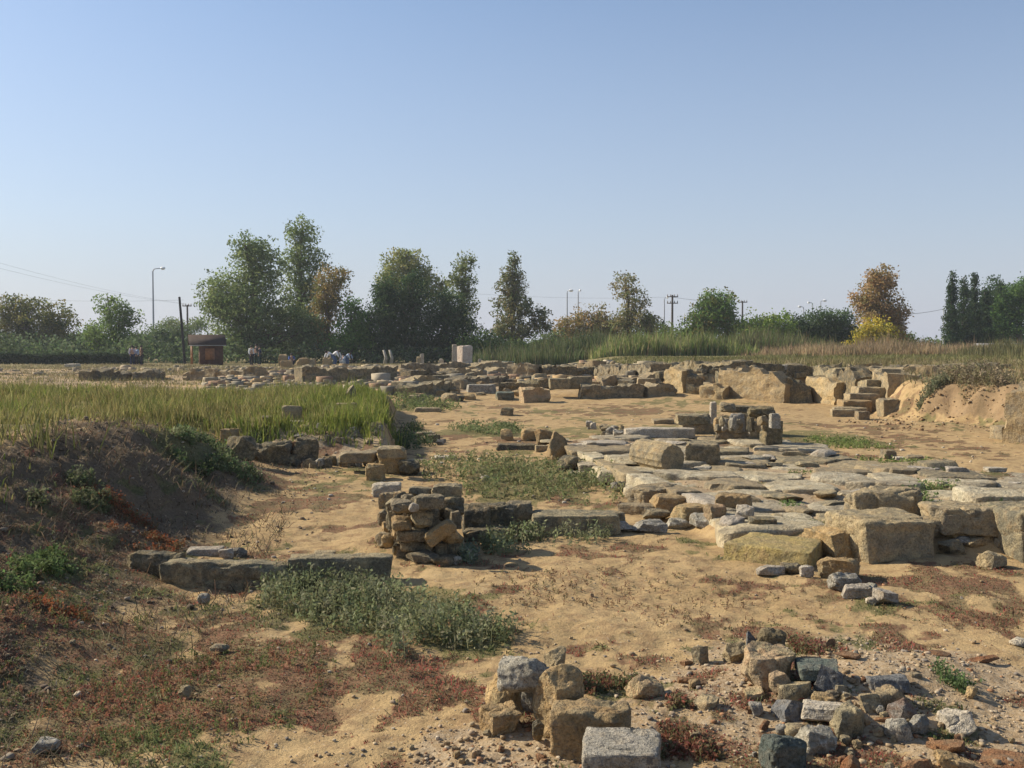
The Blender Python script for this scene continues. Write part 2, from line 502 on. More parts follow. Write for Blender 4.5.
co = bpy.data.objects.new('camera', cam); COL.objects.link(co)
co.location = (0, 0, CAMZ); co.rotation_euler = (PI / 2 - PITCH, 0, 0)
scene.camera = co
vs_ = scene.view_settings
scene.display_settings.display_device = 'sRGB'
vs_.view_transform = 'Standard'; vs_.look = 'None'; vs_.gamma = 1; vs_.use_curve_mapping = False; vs_.exposure = .55

# ------------------------------------------------------------------ ground cover density (shared by the soil and the plants on it)
def ell(px, py, rx, ry):
    """ellipse of ground seen around a pixel -> centre and half axes in metres"""
    c = hit(px, py); a = hit(px, py - ry); b = hit(px, py + ry)
    return c[0], (a[1] + b[1]) / 2, rx * c[1] / FPX, abs(a[1] - b[1]) / 2
def gauss(x, y, e, k=1.2):
    return np.exp(-k * (((x - e[0]) / e[2]) ** 2 + ((y - e[1]) / e[3]) ** 2))
RED_E = [ell(*q) for q in [(110, 640, 90, 28), (250, 662, 80, 20), (250, 705, 80, 14), (110, 700, 100, 30), (90, 500, 50, 20), (470, 690, 50, 12), (690, 735, 50, 30), (600, 410, 110, 6), (520, 407, 60, 3), (715, 622, 40, 8), (890, 580, 70, 9), (960, 583, 60, 8), (180, 690, 60, 20), (640, 412, 90, 5), (300, 505, 40, 8), (350, 590, 60, 10), (900, 410, 40, 6), (940, 405, 30, 5)]]
GREEN_E = [ell(*q) for q in [(380, 610, 110, 26), (470, 645, 50, 14), (520, 480, 90, 24), (560, 528, 90, 12), (210, 462, 50, 16), (500, 430, 40, 7), (845, 443, 45, 8), (925, 470, 40, 7), (40, 580, 40, 22), (130, 730, 70, 14), (410, 405, 30, 6), (960, 487, 30, 4)]]
def cover(x, y):
    """red weed, green, dark litter, gravel: 0..1 each"""
    n1 = .5 * fbm2(x, y * .8, .9, 3, 201, .6) + .72 * fbm2(x, y * .75, 4.2, 4, 202, .6); n2 = .5 * fbm2(x, y * .8, 1.0, 3, 203, .6) + .72 * fbm2(x, y * .8, 4.6, 4, 204, .6); n3 = fbm2(x, y, 1.1, 4, 207, .6)
    nl_ = .55 * fbm2(x, y * .55, .42, 4, 205, .6) * sst(8, 14, y); n1 = n1 + nl_; n2 = n2 - .6 * nl_ + .45 * fbm2(x, y * .5, .5, 3, 206) * sst(8, 14, y)
    lowleft = (1 - sst(-1.3, -.1, x - .06 * y + .3 * n3)) * (1 - sst(7.2, 9.5, y))
    lr = np.zeros_like(x); lg = np.zeros_like(x)
    for e in RED_E: lr = np.maximum(lr, gauss(x, y, e))
    for e in GREEN_E: lg = np.maximum(lg, gauss(x, y, e, 1.0))
    floor = 1 - sst(26, 34, y)
    red = sst(.02, .42, n1 + .27 * lowleft + .62 * lr - .36 + .27 * floor)
    plat = sst(-.1, .3, poly_sd(x, y, PLAT))
    red = np.maximum(red, plat * sst(.2, .6, n1))
    green = sst(.02, .42, n2 + .16 * plat + .30 * lowleft + .7 * lg - .44 + (.2 + .14 * sst(8, 12, y)) * floor)
    t = (toe_x(y) - x + .25 + .35 * n3) / (toe_x(y) - crest_x(y))
    bank = sst(-.1, .45, t) * (1 - sst(.9, 1.5, t)) * (1 - sst(12.5, 15.5, y))
    litter = np.maximum(bank * (.95 + .5 * n2), sst(.0, .5, n3 + .5 * n2 + .2 * lowleft) * lowleft * .45)
    grav = np.exp(-(((x - 1.8) / 1.1) ** 2 + ((y - 4.9) / .9) ** 2)) + .9 * np.exp(-(((x - .05) / .6) ** 2 + ((y - 4.15) / .4) ** 2))
    grav = np.maximum(grav, .9 * np.exp(-(((x + 2.6) / 1.6) ** 2 + ((y - 15.2) / .8) ** 2)))
    grav = np.maximum(grav, .75 * sst(-.1, .3, poly_sd(x, y, PLAT)))
    ruin = sst(31, 36, y) * (1 - sst(66, 78, y)) * (1 - right_step(x, y))
    grav = np.maximum(grav, .8 * ruin * (.6 + .8 * n3)); litter = np.maximum(litter, ruin * sst(-.1, .5, n2 + n3) * .6)
    grav = sst(.1, .7, grav + .3 * n2)
    # grass of the terrace, plain behind
    ter = sst(0, .6, crest_x(y) - x) * (1 - sst(25, 28, y)) * sst(-4, 3, y)
    ter2 = sst(15.0, 16.2, y) * sst(0, .4, -.113 * y - x) * (1 - sst(25, 27, y))
    fld = sst(66, 80, y + 10 * n3) * .75 + .8 * right_step(x, y) * sst(34, 40, y)
    gr = np.maximum(np.maximum(ter, ter2), np.clip(fld, 0, 1))
    sc = sst(.03, .35, right_step(x, y)) * (1 - sst(22.6, 24.5, y))
    return red, green, np.clip(litter, 0, 1), np.clip(grav, 0, 1), gr, sc

# ------------------------------------------------------------------ ground sheet
def build_ground():
    ys = [-12.0]
    while ys[-1] < 1.5: ys.append(ys[-1] + .45)
    y = ys[-1]
    while y < 1500:
        y += max(.016, y * .0068 * (1 if y < 45 else (1 + (y - 45) * .03)))
        ys.append(y)
    ys = np.array(ys)
    nu = 620
    u = np.linspace(-1, 1, nu); u = u * (.55 + .45 * u * u)
    hw = np.maximum(np.abs(ys), 1.0) * .92 + 7
    X = u[None, :] * hw[:, None]; Y = np.repeat(ys[:, None], nu, 1)
    x, y = X.ravel(), Y.ravel()
    z = H(x, y)
    V = np.stack([x, y, z], 1)
    i = np.arange(len(ys) - 1)[:, None] * nu + np.arange(nu - 1)[None, :]
    F = np.stack([i, i + 1, i + nu + 1, i + nu], -1).reshape(-1, 4)
    red, green, lit, grav, gr, sc = cover(x, y)
    t = NT('site_soil')
    me = mesh_np('ground', V, [F], t.m, True)
    for nm, arr in (('cover_a', np.stack([red, green, lit, np.ones_like(red)], 1)), ('cover_b', np.stack([grav, gr, sc, np.ones_like(red)], 1))):
        a = me.color_attributes.new(nm, 'FLOAT_COLOR', 'POINT'); a.data.foreach_set('color', arr.astype(np.float32).ravel())
    o = link('ground', me); tag(o, 'sandy excavated ground with patches of low weeds', None, None, 'structure')
    tc = t.n('TexCoord'); v = tc.outputs['Object']
    A = t.n('Attribute', attribute_name='cover_a'); B = t.n('Attribute', attribute_name='cover_b')
    sa = t.n('SeparateColor'); t.l(A.outputs['Color'], sa.inputs[0]); sb = t.n('SeparateColor'); t.l(B.outputs['Color'], sb.inputs[0])
    n_big = t.noise(v, .9, 5, .6); n_mid = t.noise(v, 6, 6, .65); n_fine = t.noise(v, 38, 5, .7); n_grain = t.noise(v, 150, 3, .7)
    sand = t.mix(t.ramp(n_big, [(.32, 0), (.68, 1)]), (.36, .245, .118), (.44, .31, .158))
    sand = t.mix(t.math('MULTIPLY', t.ramp(n_mid, [(.47, 0), (.62, 1)]), .75), sand, (.25, .16, .085))
    sand = t.mix(1.0, sand, t.ramp(n_grain, [(.3, .72), (.5, 1.0), (.72, 1.25)]), 'MULTIPLY')
    peb = t.n('TexVoronoi'); peb.inputs['Scale'].default_value = 46; t.l(v, peb.inputs['Vector'])
    pm = t.math('MULTIPLY', t.ramp(peb.outputs['Distance'], [(.16, 1), (.28, 0)]), t.ramp(t.noise(v, 9, 3), [(.5, 0), (.62, .8)]))
    sand = t.mix(pm, sand, t.mix(peb.outputs['Color'], (.33, .24, .15), (.55, .47, .36)))
    def m(att, k=.9, lo=.42, hi=.62):
        s_ = t.math('ADD', t.math('MULTIPLY', t.math('SUBTRACT', n_fine, .5), k), t.math('MULTIPLY', t.math('SUBTRACT', n_mid, .5), k * .6))
        return t.ramp(t.math('ADD', att, s_), [(lo, 0), (hi, 1)])
    gravc = t.mix(peb.outputs['Color'], (.27, .18, .10), (.46, .37, .26))
    col = t.mix(t.math('MULTIPLY', m(sb.outputs[0]), .7), sand, gravc)
    litc = t.mix(t.ramp(n_fine, [(.35, 0), (.65, 1)]), (.085, .062, .042), (.17, .125, .082))
    col = t.mix(t.math('MULTIPLY', m(sa.outputs[2]), .92), col, litc)
    redc = t.mix(t.ramp(n_fine, [(.4, 0), (.6, 1)]), (.11, .062, .038), (.20, .10, .062))
    redc = t.mix(t.ramp(t.noise(v, 3.1, 5, .7), [(.44, 0), (.58, .85)]), redc, t.mix(t.ramp(n_fine, [(.42, 0), (.6, 1)]), (.085, .075, .035), (.18, .15, .075)))
    col = t.mix(t.math('MULTIPLY', m(sa.outputs[0], .9, .34, .62), .8), col, redc)
    grc = t.mix(t.ramp(n_fine, [(.4, 0), (.6, 1)]), (.10, .10, .04), (.155, .145, .06))
    col = t.mix(t.math('MULTIPLY', m(sa.outputs[1], .9, .34, .64), .72), col, grc)
    fld = t.mix(t.ramp(t.noise(v, .25, 5, .6), [(.35, 0), (.65, 1)]), (.17, .15, .06), (.27, .22, .115))
    col = t.mix(t.math('MULTIPLY', m(sb.outputs[1]), .9), col, fld)
    scc = t.mix(t.ramp(t.noise(v, 2.4, 5, .7), [(.35, 0), (.65, 1)]), (.19, .125, .07), (.29, .20, .115))
    col = t.mix(t.math('MULTIPLY', m(sb.outputs[2], .7), .85), col, scc)
    nrm = t.bump(n_mid, .5, .05); nrm = t.bump(n_fine, .6, .02, nrm); nrm = t.bump(n_grain, .5, .006, nrm)
    t.out(col, .96, nrm, .08)
build_ground()

# ------------------------------------------------------------------ named stones of the foreground
G1 = 'stones of the low wall stub'
G2 = 'loose stones of the foreground heap'
G3 = 'tumbled blocks along the platform edge'
G4 = 'stones of the rubble pier'
G5 = 'stones of the low terrace wall'
def rows(tab, group):
    for r in tab:
        name, label, px, py, w, h, rD, yaw, kind, mat = r[:10]
        kw = r[10] if len(r) > 10 else {}
        S(name, label, px, py, w, h, rD, yaw, kind, mat, group=group, **kw)

rows([
 ('stone_block', 'speckled white block with an ochre flank, nearest stone of the wall stub', 621, 812, 92, 50, 1.0, -8, 'cut', 'granite', dict(Hm=.205, seed=23)),
 ('stone_block', 'flat-topped ochre block set directly behind the speckled white block', 592, 768, 88, 57, .8, -10, 'blk', 'ochre', dict(Hm=.21)),
 ('boulder', 'rounded ochre boulder standing upright behind the flat-topped ochre block', 559, 742, 60, 64, .95, 15, 'rnd', 'ochre', dict(Hm=.29)),
 ('boulder', 'pale yellow split rock lying at the foot of the wall stub', 502, 738, 54, 32, .8, 12, 'bld', 'ochre', dict(Hm=.13)),
 ('boulder', 'knobbly ochre stone supporting the grey and white boulder', 513, 718, 62, 40, .9, 20, 'bld', 'ochre', dict(Hm=.20, fwd=.03)),
 ('boulder', 'grey and white marbled boulder perched on top of the wall stub', 524, 697, 62, 30, .8, -16, 'bld', 'granite', dict(zb=.17, Hm=.13, seed=207)),
 ('boulder', 'small tan boulder behind the grey and white marbled one', 556, 692, 30, 26, .9, 30, 'bld', 'tan', dict(Hm=.2)),
 ('rubble_stone', 'grey stone wedged between the perched boulder and the rounded ochre one', 534, 716, 28, 20, .9, 5, 'bld', 'grey', dict(zb=.0, Hm=.17)),
 ('rubble_stone', 'thin dark stone leaning on the foot of the rounded ochre boulder', 538, 744, 14, 24, .8, 10, 'ang', 'dark', dict(Hm=.1)),
], G1)

rows([
 ('boulder', 'big lumpy pinkish boulder crowning the heap', 769, 690, 64, 50, .8, 10, 'bld', 'pink', dict(Hm=.21, seed=41)),
 ('boulder', 'olive grey boulder behind the big pinkish one', 770, 664, 30, 36, .8, 0, 'rnd', 'dark', dict(Hm=.19)),
 ('rubble_stone', 'thin bluish slab standing behind the pinkish boulder', 753, 664, 14, 34, .4, 20, 'ang', 'slate', dict(Hm=.19)),
  ('boulder', 'brownish stone close beside the pinkish boulder on its sunny side', 736, 664, 26, 20, .8, 20, 'bld', 'tan', dict(Hm=.11)),
 ('boulder', 'pinkish rock alone on the dirt between the wall stub and the heap', 645, 702, 40, 29, .8, 15, 'bld', 'pink', dict(Hm=.12)),
 ('boulder', 'pointed tan stone at the far edge of the heap beside a brick scrap', 702, 666, 22, 21, .8, 30, 'ang', 'lichen', dict(Hm=.10)),
 ('boulder', 'wedge of tan rock between the reddish weeds and the heap', 708, 710, 28, 17, .9, 20, 'ang', 'tan', dict(Hm=.07)),
 ('rubble_stone', 'pink cobble leaning on the shady side of the big pinkish boulder', 781, 692, 24, 20, .8, 25, 'bld', 'pink', dict(zb=.03, Hm=.09)),
 ('boulder', 'sharp blue-grey stone with a pointed top in the middle of the heap', 829, 700, 42, 40, .8, 35, 'ang', 'slate', dict(Hm=.17, seed=77)),
 ('rubble_stone', 'flat grey-green plate lying behind the pointed blue-grey stone', 817, 678, 40, 22, .9, -10, 'flt', 'green', dict(zb=.06, Hm=.05)),
 ('boulder', 'brown-grey stone leaning between the pink cobble and the pointed stone', 794, 704, 36, 24, .8, -20, 'ang', 'lichen', dict(Hm=.11)),
 ('boulder', 'smooth dark blue-grey cobble in front of the pink cobble', 791, 724, 38, 28, .85, 8, 'ang', 'slate', dict(Hm=.11)),
 ('rubble_stone', 'ochre stone tucked under the pointed blue-grey stone', 821, 712, 24, 15, .9, 0, 'bld', 'ochre', dict(Hm=.08)),
 ('stone_block', 'pale grey ribbed slab lying across the middle of the heap', 828, 724, 56, 24, .8, -18, 'flt', 'white', dict(zb=.03, Hm=.06)),
 ('boulder', 'round greenish lichened stone resting against the ribbed slab', 847, 742, 36, 36, .9, 10, 'bld', 'lichen', dict(Hm=.15)),
 ('stone_block', 'squared grey stone in front of the ribbed slab', 817, 756, 38, 24, .8, 12, 'blk', 'grey', dict(Hm=.10)),
 ('boulder', 'dark green block at the near edge of the heap', 782, 778, 40, 38, .9, 14, 'blk', 'green', dict(Hm=.15)),
 ('brick_fragment', 'orange brick scrap on edge beside the dark blue-grey cobble', 764, 732, 14, 22, .5, 40, 'tile', 'brick', dict(Hm=.07)),
 ('rubble_stone', 'pinkish pebbly cobble in front of the pinkish boulder', 754, 701, 18, 15, .9, 0, 'bld', 'pink', dict(Hm=.07)),
 ('boulder', 'tall reddish stone at the near edge of the heap', 852, 776, 22, 34, .8, 20, 'bld', 'brick', dict(Hm=.13)),
 ('rubble_stone', 'small grey-green cobble half buried before the squared grey stone', 795, 738, 20, 15, .9, 0, 'rnd', 'lichen', dict(Hm=.05)),
 ('boulder', 'flat blue-grey stone lying at the far side of the heap', 887, 694, 38, 14, .7, -8, 'flt', 'slate', dict(Hm=.07)),
 ('boulder', 'rounded tan stone below the flat blue-grey stone', 889, 710, 32, 20, .8, 5, 'bld', 'tan', dict(Hm=.09)),
 ('boulder', 'lump of conglomerate with big pink and cream pebbles', 901, 726, 26, 24, .9, 0, 'bld', 'conglom', dict(Hm=.11)),
 ('boulder', 'mottled grey cobble in front of the pebbly conglomerate lump', 897, 742, 28, 21, .9, 5, 'rnd', 'granite', dict(Hm=.09)),
 ('rubble_stone', 'dark grey cobble on the shady side of the conglomerate lump', 918, 736, 20, 19, .9, 0, 'bld', 'grey', dict(Hm=.085)),
 ('boulder', 'pale grey slab half sunk in the gravel beside a tilted orange brick', 957, 738, 40, 26, .9, -12, 'bld', 'white', dict(Hm=.10)),
 ('brick_fragment', 'tilted orange brick below the pale grey slab', 946, 754, 38, 20, .5, -28, 'tile', 'brick', dict(Hm=.05, zb=.01)),
 ('brick_fragment', 'thin orange brick scrap beside the conglomerate lump', 882, 724, 24, 9, .6, -15, 'tile', 'brick', dict(Hm=.03)),
 ('brick_fragment', 'curved orange tile sherd lying out on the open dirt', 982, 664, 32, 12, .5, 8, 'tile', 'brick', dict(Hm=.035)),
 ('boulder', 'ochre stone at the near edge of the heap beside the red brick', 954, 774, 40, 24, .8, 6, 'bld', 'ochre', dict(Hm=.07)),
 ('brick_fragment', 'broad red brick at the near edge of the heap', 913, 776, 36, 24, .7, 14, 'tile', 'brick', dict(Hm=.07)),
 ('brick_fragment', 'wide flat red tile slab in the corner of the gravel', 1000, 772, 58, 22, .7, -14, 'tile', 'brick', dict(Hm=.045)),
 ('rubble_stone', 'tan stone between the ribbed slab and the flat blue-grey stone', 868, 712, 20, 18, .9, 0, 'bld', 'tan', dict(Hm=.08)),
 ('brick_fragment', 'orange brick lying in front of the pointed tan stone', 692, 686, 28, 13, .6, 8, 'tile', 'brick', dict(Hm=.05)),
 ('brick_fragment', 'small orange brick scrap touching the pointed tan stone', 686, 667, 14, 10, .6, 30, 'tile', 'brick', dict(Hm=.045)),
 ('brick_fragment', 'red tile scrap behind the blue-grey stones of the heap', 850, 660, 30, 9, .5, -20, 'tile', 'brick', dict(Hm=.03)),
 ('brick_fragment', 'upright red tile scrap behind the olive grey boulder', 830, 648, 12, 15, .3, 30, 'ang', 'brick', dict(Hm=.08)),
 ('brick_fragment', 'flat brick scrap near the curved tile sherd', 938, 656, 26, 7, .6, 6, 'tile', 'brick', dict(Hm=.02)),
 ('rubble_stone', 'white stone alone on the dirt beyond the curved tile sherd', 1020, 647, 18, 8, .9, 0, 'bld', 'white', dict(Hm=.04)),
], G2)
# small loose stones in and round the heap
for k in range(70):
    for _ in range(50):
        px, py = random.gauss(850, 85), random.gauss(725, 34)
        if 690 < px < 1020 and 640 < py < 790: break
    ww = random.uniform(6, 16)
    S('rubble_stone', 'small broken stone scattered through the gravel of the heap', px, py, ww, ww * random.uniform(.5, .85), random.uniform(.7, 1), random.uniform(0, 90),
      random.choice(['bld', 'ang', 'bld', 'rnd']), random.choice(['tan', 'pink', 'lichen', 'grey', 'brick', 'ochre', 'brick', 'tan']), group='small stones of the heap', Hm=ww / 1024 * 4.8 * random.uniform(.45, .8))
for k in range(26):
    for _ in range(50):
        px, py = random.gauss(490, 50), random.gauss(760, 14)
        if 400 < px < 580 and 735 < py < 790: break
    ww = random.uniform(5, 13)
    S('rubble_stone', 'small stone among the gravel at the foot of the wall stub', px, py, ww, ww * .6, random.uniform(.7, 1), random.uniform(0, 90), random.choice(['bld', 'ang']), random.choice(['tan', 'pink', 'ochre', 'brick']), group='small stones below the wall stub', Hm=ww / 1024 * 4.3 * .6)

# ------------------------------------------------------------------ blocks at the near edge of the paved platform
rows([
 ('stone_block', 'big flat yellow slab with a straight dark front, corner of the platform edge', 776, 567, 96, 36, .95, -30, 'cut', 'yellow', dict(Hm=.135, seed=11)),
 ('stone_block', 'tawny block with an orange lit flank next to the tallest block', 845, 560, 72, 44, .8, 24, 'blk', 'ochre', dict(Hm=.23, seed=12)),
 ('stone_block', 'tallest squared block of the platform edge, long top and dark face', 879, 563, 84, 56, .95, 14, 'cut', 'tan', dict(Hm=.335, seed=13)),
 ('stone_block', 'low block lying behind the tallest squared block', 884, 526, 62, 22, .6, -8, 'blk', 'tan', dict(Hm=.30)),
 ('stone_block', 'long rounded block raised on small stones beyond the tallest block', 966, 534, 76, 33, .8, -10, 'blk', 'tan', dict(zb=.10, Hm=.2, seed=15)),
 ('stone_block', 'massive greyish block cut by the edge of the view', 1036, 560, 78, 50, .9, 6, 'cut', 'lichen', dict(Hm=.40)),
 ('stone_block', 'flat slab lying just behind the massive greyish block', 1000, 518, 70, 20, .9, -6, 'flt', 'paving', dict(zb=.1, Hm=.2)),
 ('boulder', 'ochre stone wedged under the long rounded block', 956, 541, 30, 20, .8, 10, 'bld', 'ochre', dict(Hm=.13)),
 ('boulder', 'crumbling pale stone between the tallest block and the long rounded one', 930, 542, 36, 24, .8, 0, 'bld', 'tan', dict(Hm=.19)),
 ('rubble_stone', 'grey stone under the long rounded block beside the ochre one', 962, 548, 26, 12, .8, 0, 'ang', 'grey', dict(Hm=.09)),
 ('rubble_stone', 'pale angular stone in the shade of the tallest block', 953, 556, 26, 16, .8, 20, 'ang', 'lichen', dict(Hm=.12)),
 ('boulder', 'tan slab leaning under the long rounded block', 978, 552, 36, 18, .8, 14, 'ang', 'tan', dict(Hm=.14)),
 ('boulder', 'tan faceted stone lying in front of the leaning slab', 990, 570, 32, 20, .8, 20, 'ang', 'tan', dict(Hm=.13, seed=16)),
 ('rubble_stone', 'small stone at the foot of the massive greyish block', 1001, 548, 14, 12, .8, 0, 'bld', 'tan', dict(Hm=.08)),
 ('boulder', 'sloping ochre block sliding off the yellow slab', 838, 582, 44, 25, 1.0, -30, 'bld', 'ochre', dict(Hm=.15)),
 ('rubble_stone', 'pale stone at the start of the short row below the yellow slab', 770, 577, 24, 11, .7, 0, 'bld', 'white', dict(Hm=.08)),
 ('rubble_stone', 'dull stone in the middle of the short row below the yellow slab', 791, 575, 22, 12, .7, 0, 'bld', 'lichen', dict(Hm=.09)),
 ('rubble_stone', 'small cream stone at the end of the short row below the yellow slab', 806, 577, 12, 11, .7, 0, 'bld', 'white', dict(Hm=.08)),
 ('boulder', 'grey stone first of the little trail below the sloping ochre block', 843, 592, 30, 20, .8, 10, 'bld', 'grey', dict(Hm=.13)),
 ('boulder', 'cream stone lying low in the trail below the sloping ochre block', 857, 599, 26, 13, .7, -8, 'blk', 'white', dict(Hm=.08)),
 ('boulder', 'greyish stone wedged beside the cream stone of the trail', 872, 596, 14, 12, .7, 20, 'ang', 'grey', dict(Hm=.09)),
 ('boulder', 'pointed pale stone ending the trail out on the dirt', 886, 607, 24, 19, .8, 25, 'ang', 'white', dict(Hm=.12)),
 ('rubble_stone', 'tiny white stone beside the pointed pale one of the trail', 871, 605, 9, 7, .8, 0, 'bld', 'white', dict(Hm=.05)),
 ('stone_block', 'big ochre block with a dark end at the top of the tumbled row', 734, 513, 34, 20, .7, -18, 'blk', 'ochre', dict(Hm=.17)),
 ('boulder', 'white slab-like stone leaning at the near end of the tumbled row', 734, 531, 32, 20, .8, 30, 'ang', 'white', dict(Hm=.12)),
 ('boulder', 'white and grey stone resting against the big ochre block', 745, 521, 20, 15, .8, -20, 'bld', 'white', dict(Hm=.13)),
 ('rubble_stone', 'dark flat stone between the tumbled row and the yellow slab', 762, 528, 24, 9, .7, -4, 'flt', 'dark', dict(Hm=.08)),
 ('boulder', 'dark grey stone with a white facet in the tumbled row', 702, 530, 26, 17, .8, -24, 'ang', 'grey', dict(Hm=.13)),
 ('boulder', 'pale stone behind the dark grey one in the tumbled row', 714, 522, 20, 16, .8, 10, 'bld', 'pink', dict(Hm=.15)),
 ('boulder', 'long white stone at the outer end of the tumbled row', 619, 533, 27, 12, .6, 12, 'ang', 'white', dict(Hm=.09)),
 ('boulder', 'greyish stone next to the long white one in the tumbled row', 649, 533, 32, 13, .7, 4, 'bld', 'grey', dict(Hm=.1)),
 ('boulder', 'flat grey stone in the middle of the tumbled row', 678, 530, 26, 10, .7, 0, 'bld', 'grey', dict(Hm=.09)),
 ('boulder', 'brown block with a dark front above the flat grey stone', 690, 523, 36, 21, .8, 24, 'blk', 'ochre', dict(Hm=.15)),
 ('stone_block', 'ochre block stepping down from the kerb to the tumbled row', 672, 511, 42, 17, .7, 14, 'blk', 'ochre', dict(Hm=.14)),
 ('stone_block', 'broken cream block with a sunny flank at the kerb', 655, 507, 50, 26, .7, 22, 'blk', 'tan', dict(Hm=.2)),
 ('stone_block', 'tilted tan slab at the outer foot of the kerb', 638, 516, 36, 17, .6, -30, 'flt', 'tan', dict(Hm=.1)),
 ('rubble_stone', 'greyish stone lying in front of the tilted tan slab', 656, 521, 24, 12, .8, 0, 'bld', 'lichen', dict(Hm=.1)),
 ('rubble_stone', 'small grey stone against the outer side of the kerb', 620, 492, 16, 12, .8, 0, 'bld', 'grey', dict(Hm=.12)),
], G3)
# kerb of long slabs on the sunny side of the platform
def kerb(name, label, a, b, wid, hgt, mat, group, seed):
    p, q = hit(*a), hit(*b)
    L = math.hypot(q[0] - p[0], q[1] - p[1]); an = math.atan2(q[1] - p[1], q[0] - p[0])
    me = stone_mesh(name, L * .98, wid, hgt * 1.3, 'cut', mat, seed, 12)
    o = link(name, me, None, ((p[0] + q[0]) / 2, (p[1] + q[1]) / 2, max(h1(*p[:2]), h1(*q[:2])) + .07 - hgt * 1.3)); o.rotation_euler = (0, 0, an)
    tag(o, label, 'kerb slab', group)
for k, (a, b, wd, hg, mt, lb) in enumerate([
    ((578, 452), (603, 466), .3, .24, 'paving', 'farthest kerb slab, crumbling, near the ochre boulder'),
    ((604, 466), (636, 480), .3, .24, 'tan', 'long kerb slab beside the fallen column drum'),
    ((637, 480), (665, 490), .3, .24, 'paving', 'middle kerb slab in front of the column drum'),
    ((666, 490), (690, 499), .3, .24, 'tan', 'short kerb slab before the white one'),
    ((692, 499), (722, 511), .3, .24, 'white', 'bright white kerb slab at the near end')]):
    kerb('kerb_slab', lb, a, b, wd, hg, mt, 'kerb slabs of the platform', 900 + k)

rows([
 ('boulder', 'upright ochre boulder at the corner of the kerb and the grassy room', 559, 460, 28, 25, .8, 20, 'bld', 'ochre', dict(Hm=.42)),
 ('boulder', 'dark lichened stone at the foot of the upright ochre boulder', 567, 472, 22, 14, .9, 0, 'bld', 'dark', dict(Hm=.2)),
 ('boulder', 'brownish stone tucked between the kerb and the dark lichened stone', 578, 470, 18, 13, .8, 10, 'bld', 'tan', dict(Hm=.18)),
 ('rubble_stone', 'small pale stone lying in the weeds before the kerb corner', 577, 478, 18, 7, .8, 0, 'bld', 'white', dict(Hm=.08)),
 ('boulder', 'ochre stone at the start of the short far row by the boulder', 508, 441, 14, 11, .9, 0, 'bld', 'ochre', dict(Hm=.2)),
 ('boulder', 'rounded yellow stone second in the short far row', 530, 441, 18, 12, .9, 0, 'rnd', 'ochre', dict(Hm=.22)),
 ('boulder', 'dark-sided yellow stone ending the short far row', 543, 446, 20, 15, .9, 10, 'bld', 'ochre', dict(Hm=.27)),
 ('stone_block', 'low dark slab below the short far row of yellow stones', 515, 450, 44, 6, .5, -4, 'flt', 'dark', dict(Hm=.08)),
 ('stone_block', 'low brown slab ending against the upright boulder', 543, 452, 16, 7, .6, 4, 'flt', 'tan', dict(Hm=.1)),
 ('stone_block', 'pale flat slab lying alone in the grassy room', 445, 460, 22, 7, .8, 0, 'flt', 'white', dict(Hm=.05)),
 ('rubble_stone', 'small white stone in the weeds of the grassy room', 485, 482, 9, 6, .9, 0, 'bld', 'white', dict(Hm=.08)),
], 'stones round the grassy room')

# ------------------------------------------------------------------ fallen column drum and its neighbours
def column_drum():
    p, q = hit(676, 474), hit(641, 466)
    r = .20; v = []; f = []
    n, m = 96, 16
    L = .66
    for i in range(m + 1):
        for k in range(n):
            a = 2 * PI * k / n
            flute = 1 - .05 * (abs(math.sin(a * 8)) ** .8)
            e = 1 - .05 * max(0, abs(i / m * 2 - 1) - .9) * 10
            nz = .03 * fbm3(np.array([[math.cos(a) * 2, math.sin(a) * 2, i / m * 3]]), 1.3, 3, 5)[0]
            rr = r * (flute * e + nz)
            v.append((i / m * L - L / 2, math.cos(a) * rr, math.sin(a) * rr))
    for i in range(m):
        for k in range(n):
            a, b = i * n + k, i * n + (k + 1) % n
            f.append((a, b, b + n, a + n))
    V = v; mb = MB(); mb.add(V, f)
    for end in (0, m):
        rings = [[end * n + k for k in range(n)]]
        base = len(mb.v)
        sx = -1 if end == 0 else 1
        for s in (.8, .55, .3):
            ring = []
            for k in range(n):
                x0, y0, z0 = V[end * n + k]
                j = .012 * fbm3(np.array([[y0 * s * 9, z0 * s * 9, end]]), 1, 2, 3)[0]
                ring.append(len(mb.v)); mb.v.append((x0 + sx * (.006 + j), y0 * s, z0 * s))
            rings.append(ring)
        c = len(mb.v); mb.v.append((V[end * n][0] + sx * .004, 0, 0)); mb.n = len(mb.v)
        for a, b in zip(rings, rings[1:]):
            for k in range(n):
                q4 = [a[k], a[(k + 1) % n], b[(k + 1) % n], b[k]]
                mb.f.setdefault(4, []).append(q4 if sx < 0 else q4[::-1])
        for k in range(n):
            t3 = [rings[-1][k], rings[-1][(k + 1) % n], c]
            mb.f.setdefault(3, []).append(t3 if sx < 0 else t3[::-1])
    o = mb.build('column_drum', M['tan'], None, None, True, 40)
    d = hit(669, 474)
    ang = R(-60)
    x, y = d[0] - .10, d[1] + .42
    o.location = (x, y, h1(x, y) + r * .88); o.rotation_euler = (R(25), R(2), ang)
    tag(o, 'fallen fluted column drum lying on the paved platform', 'column drum')
column_drum()
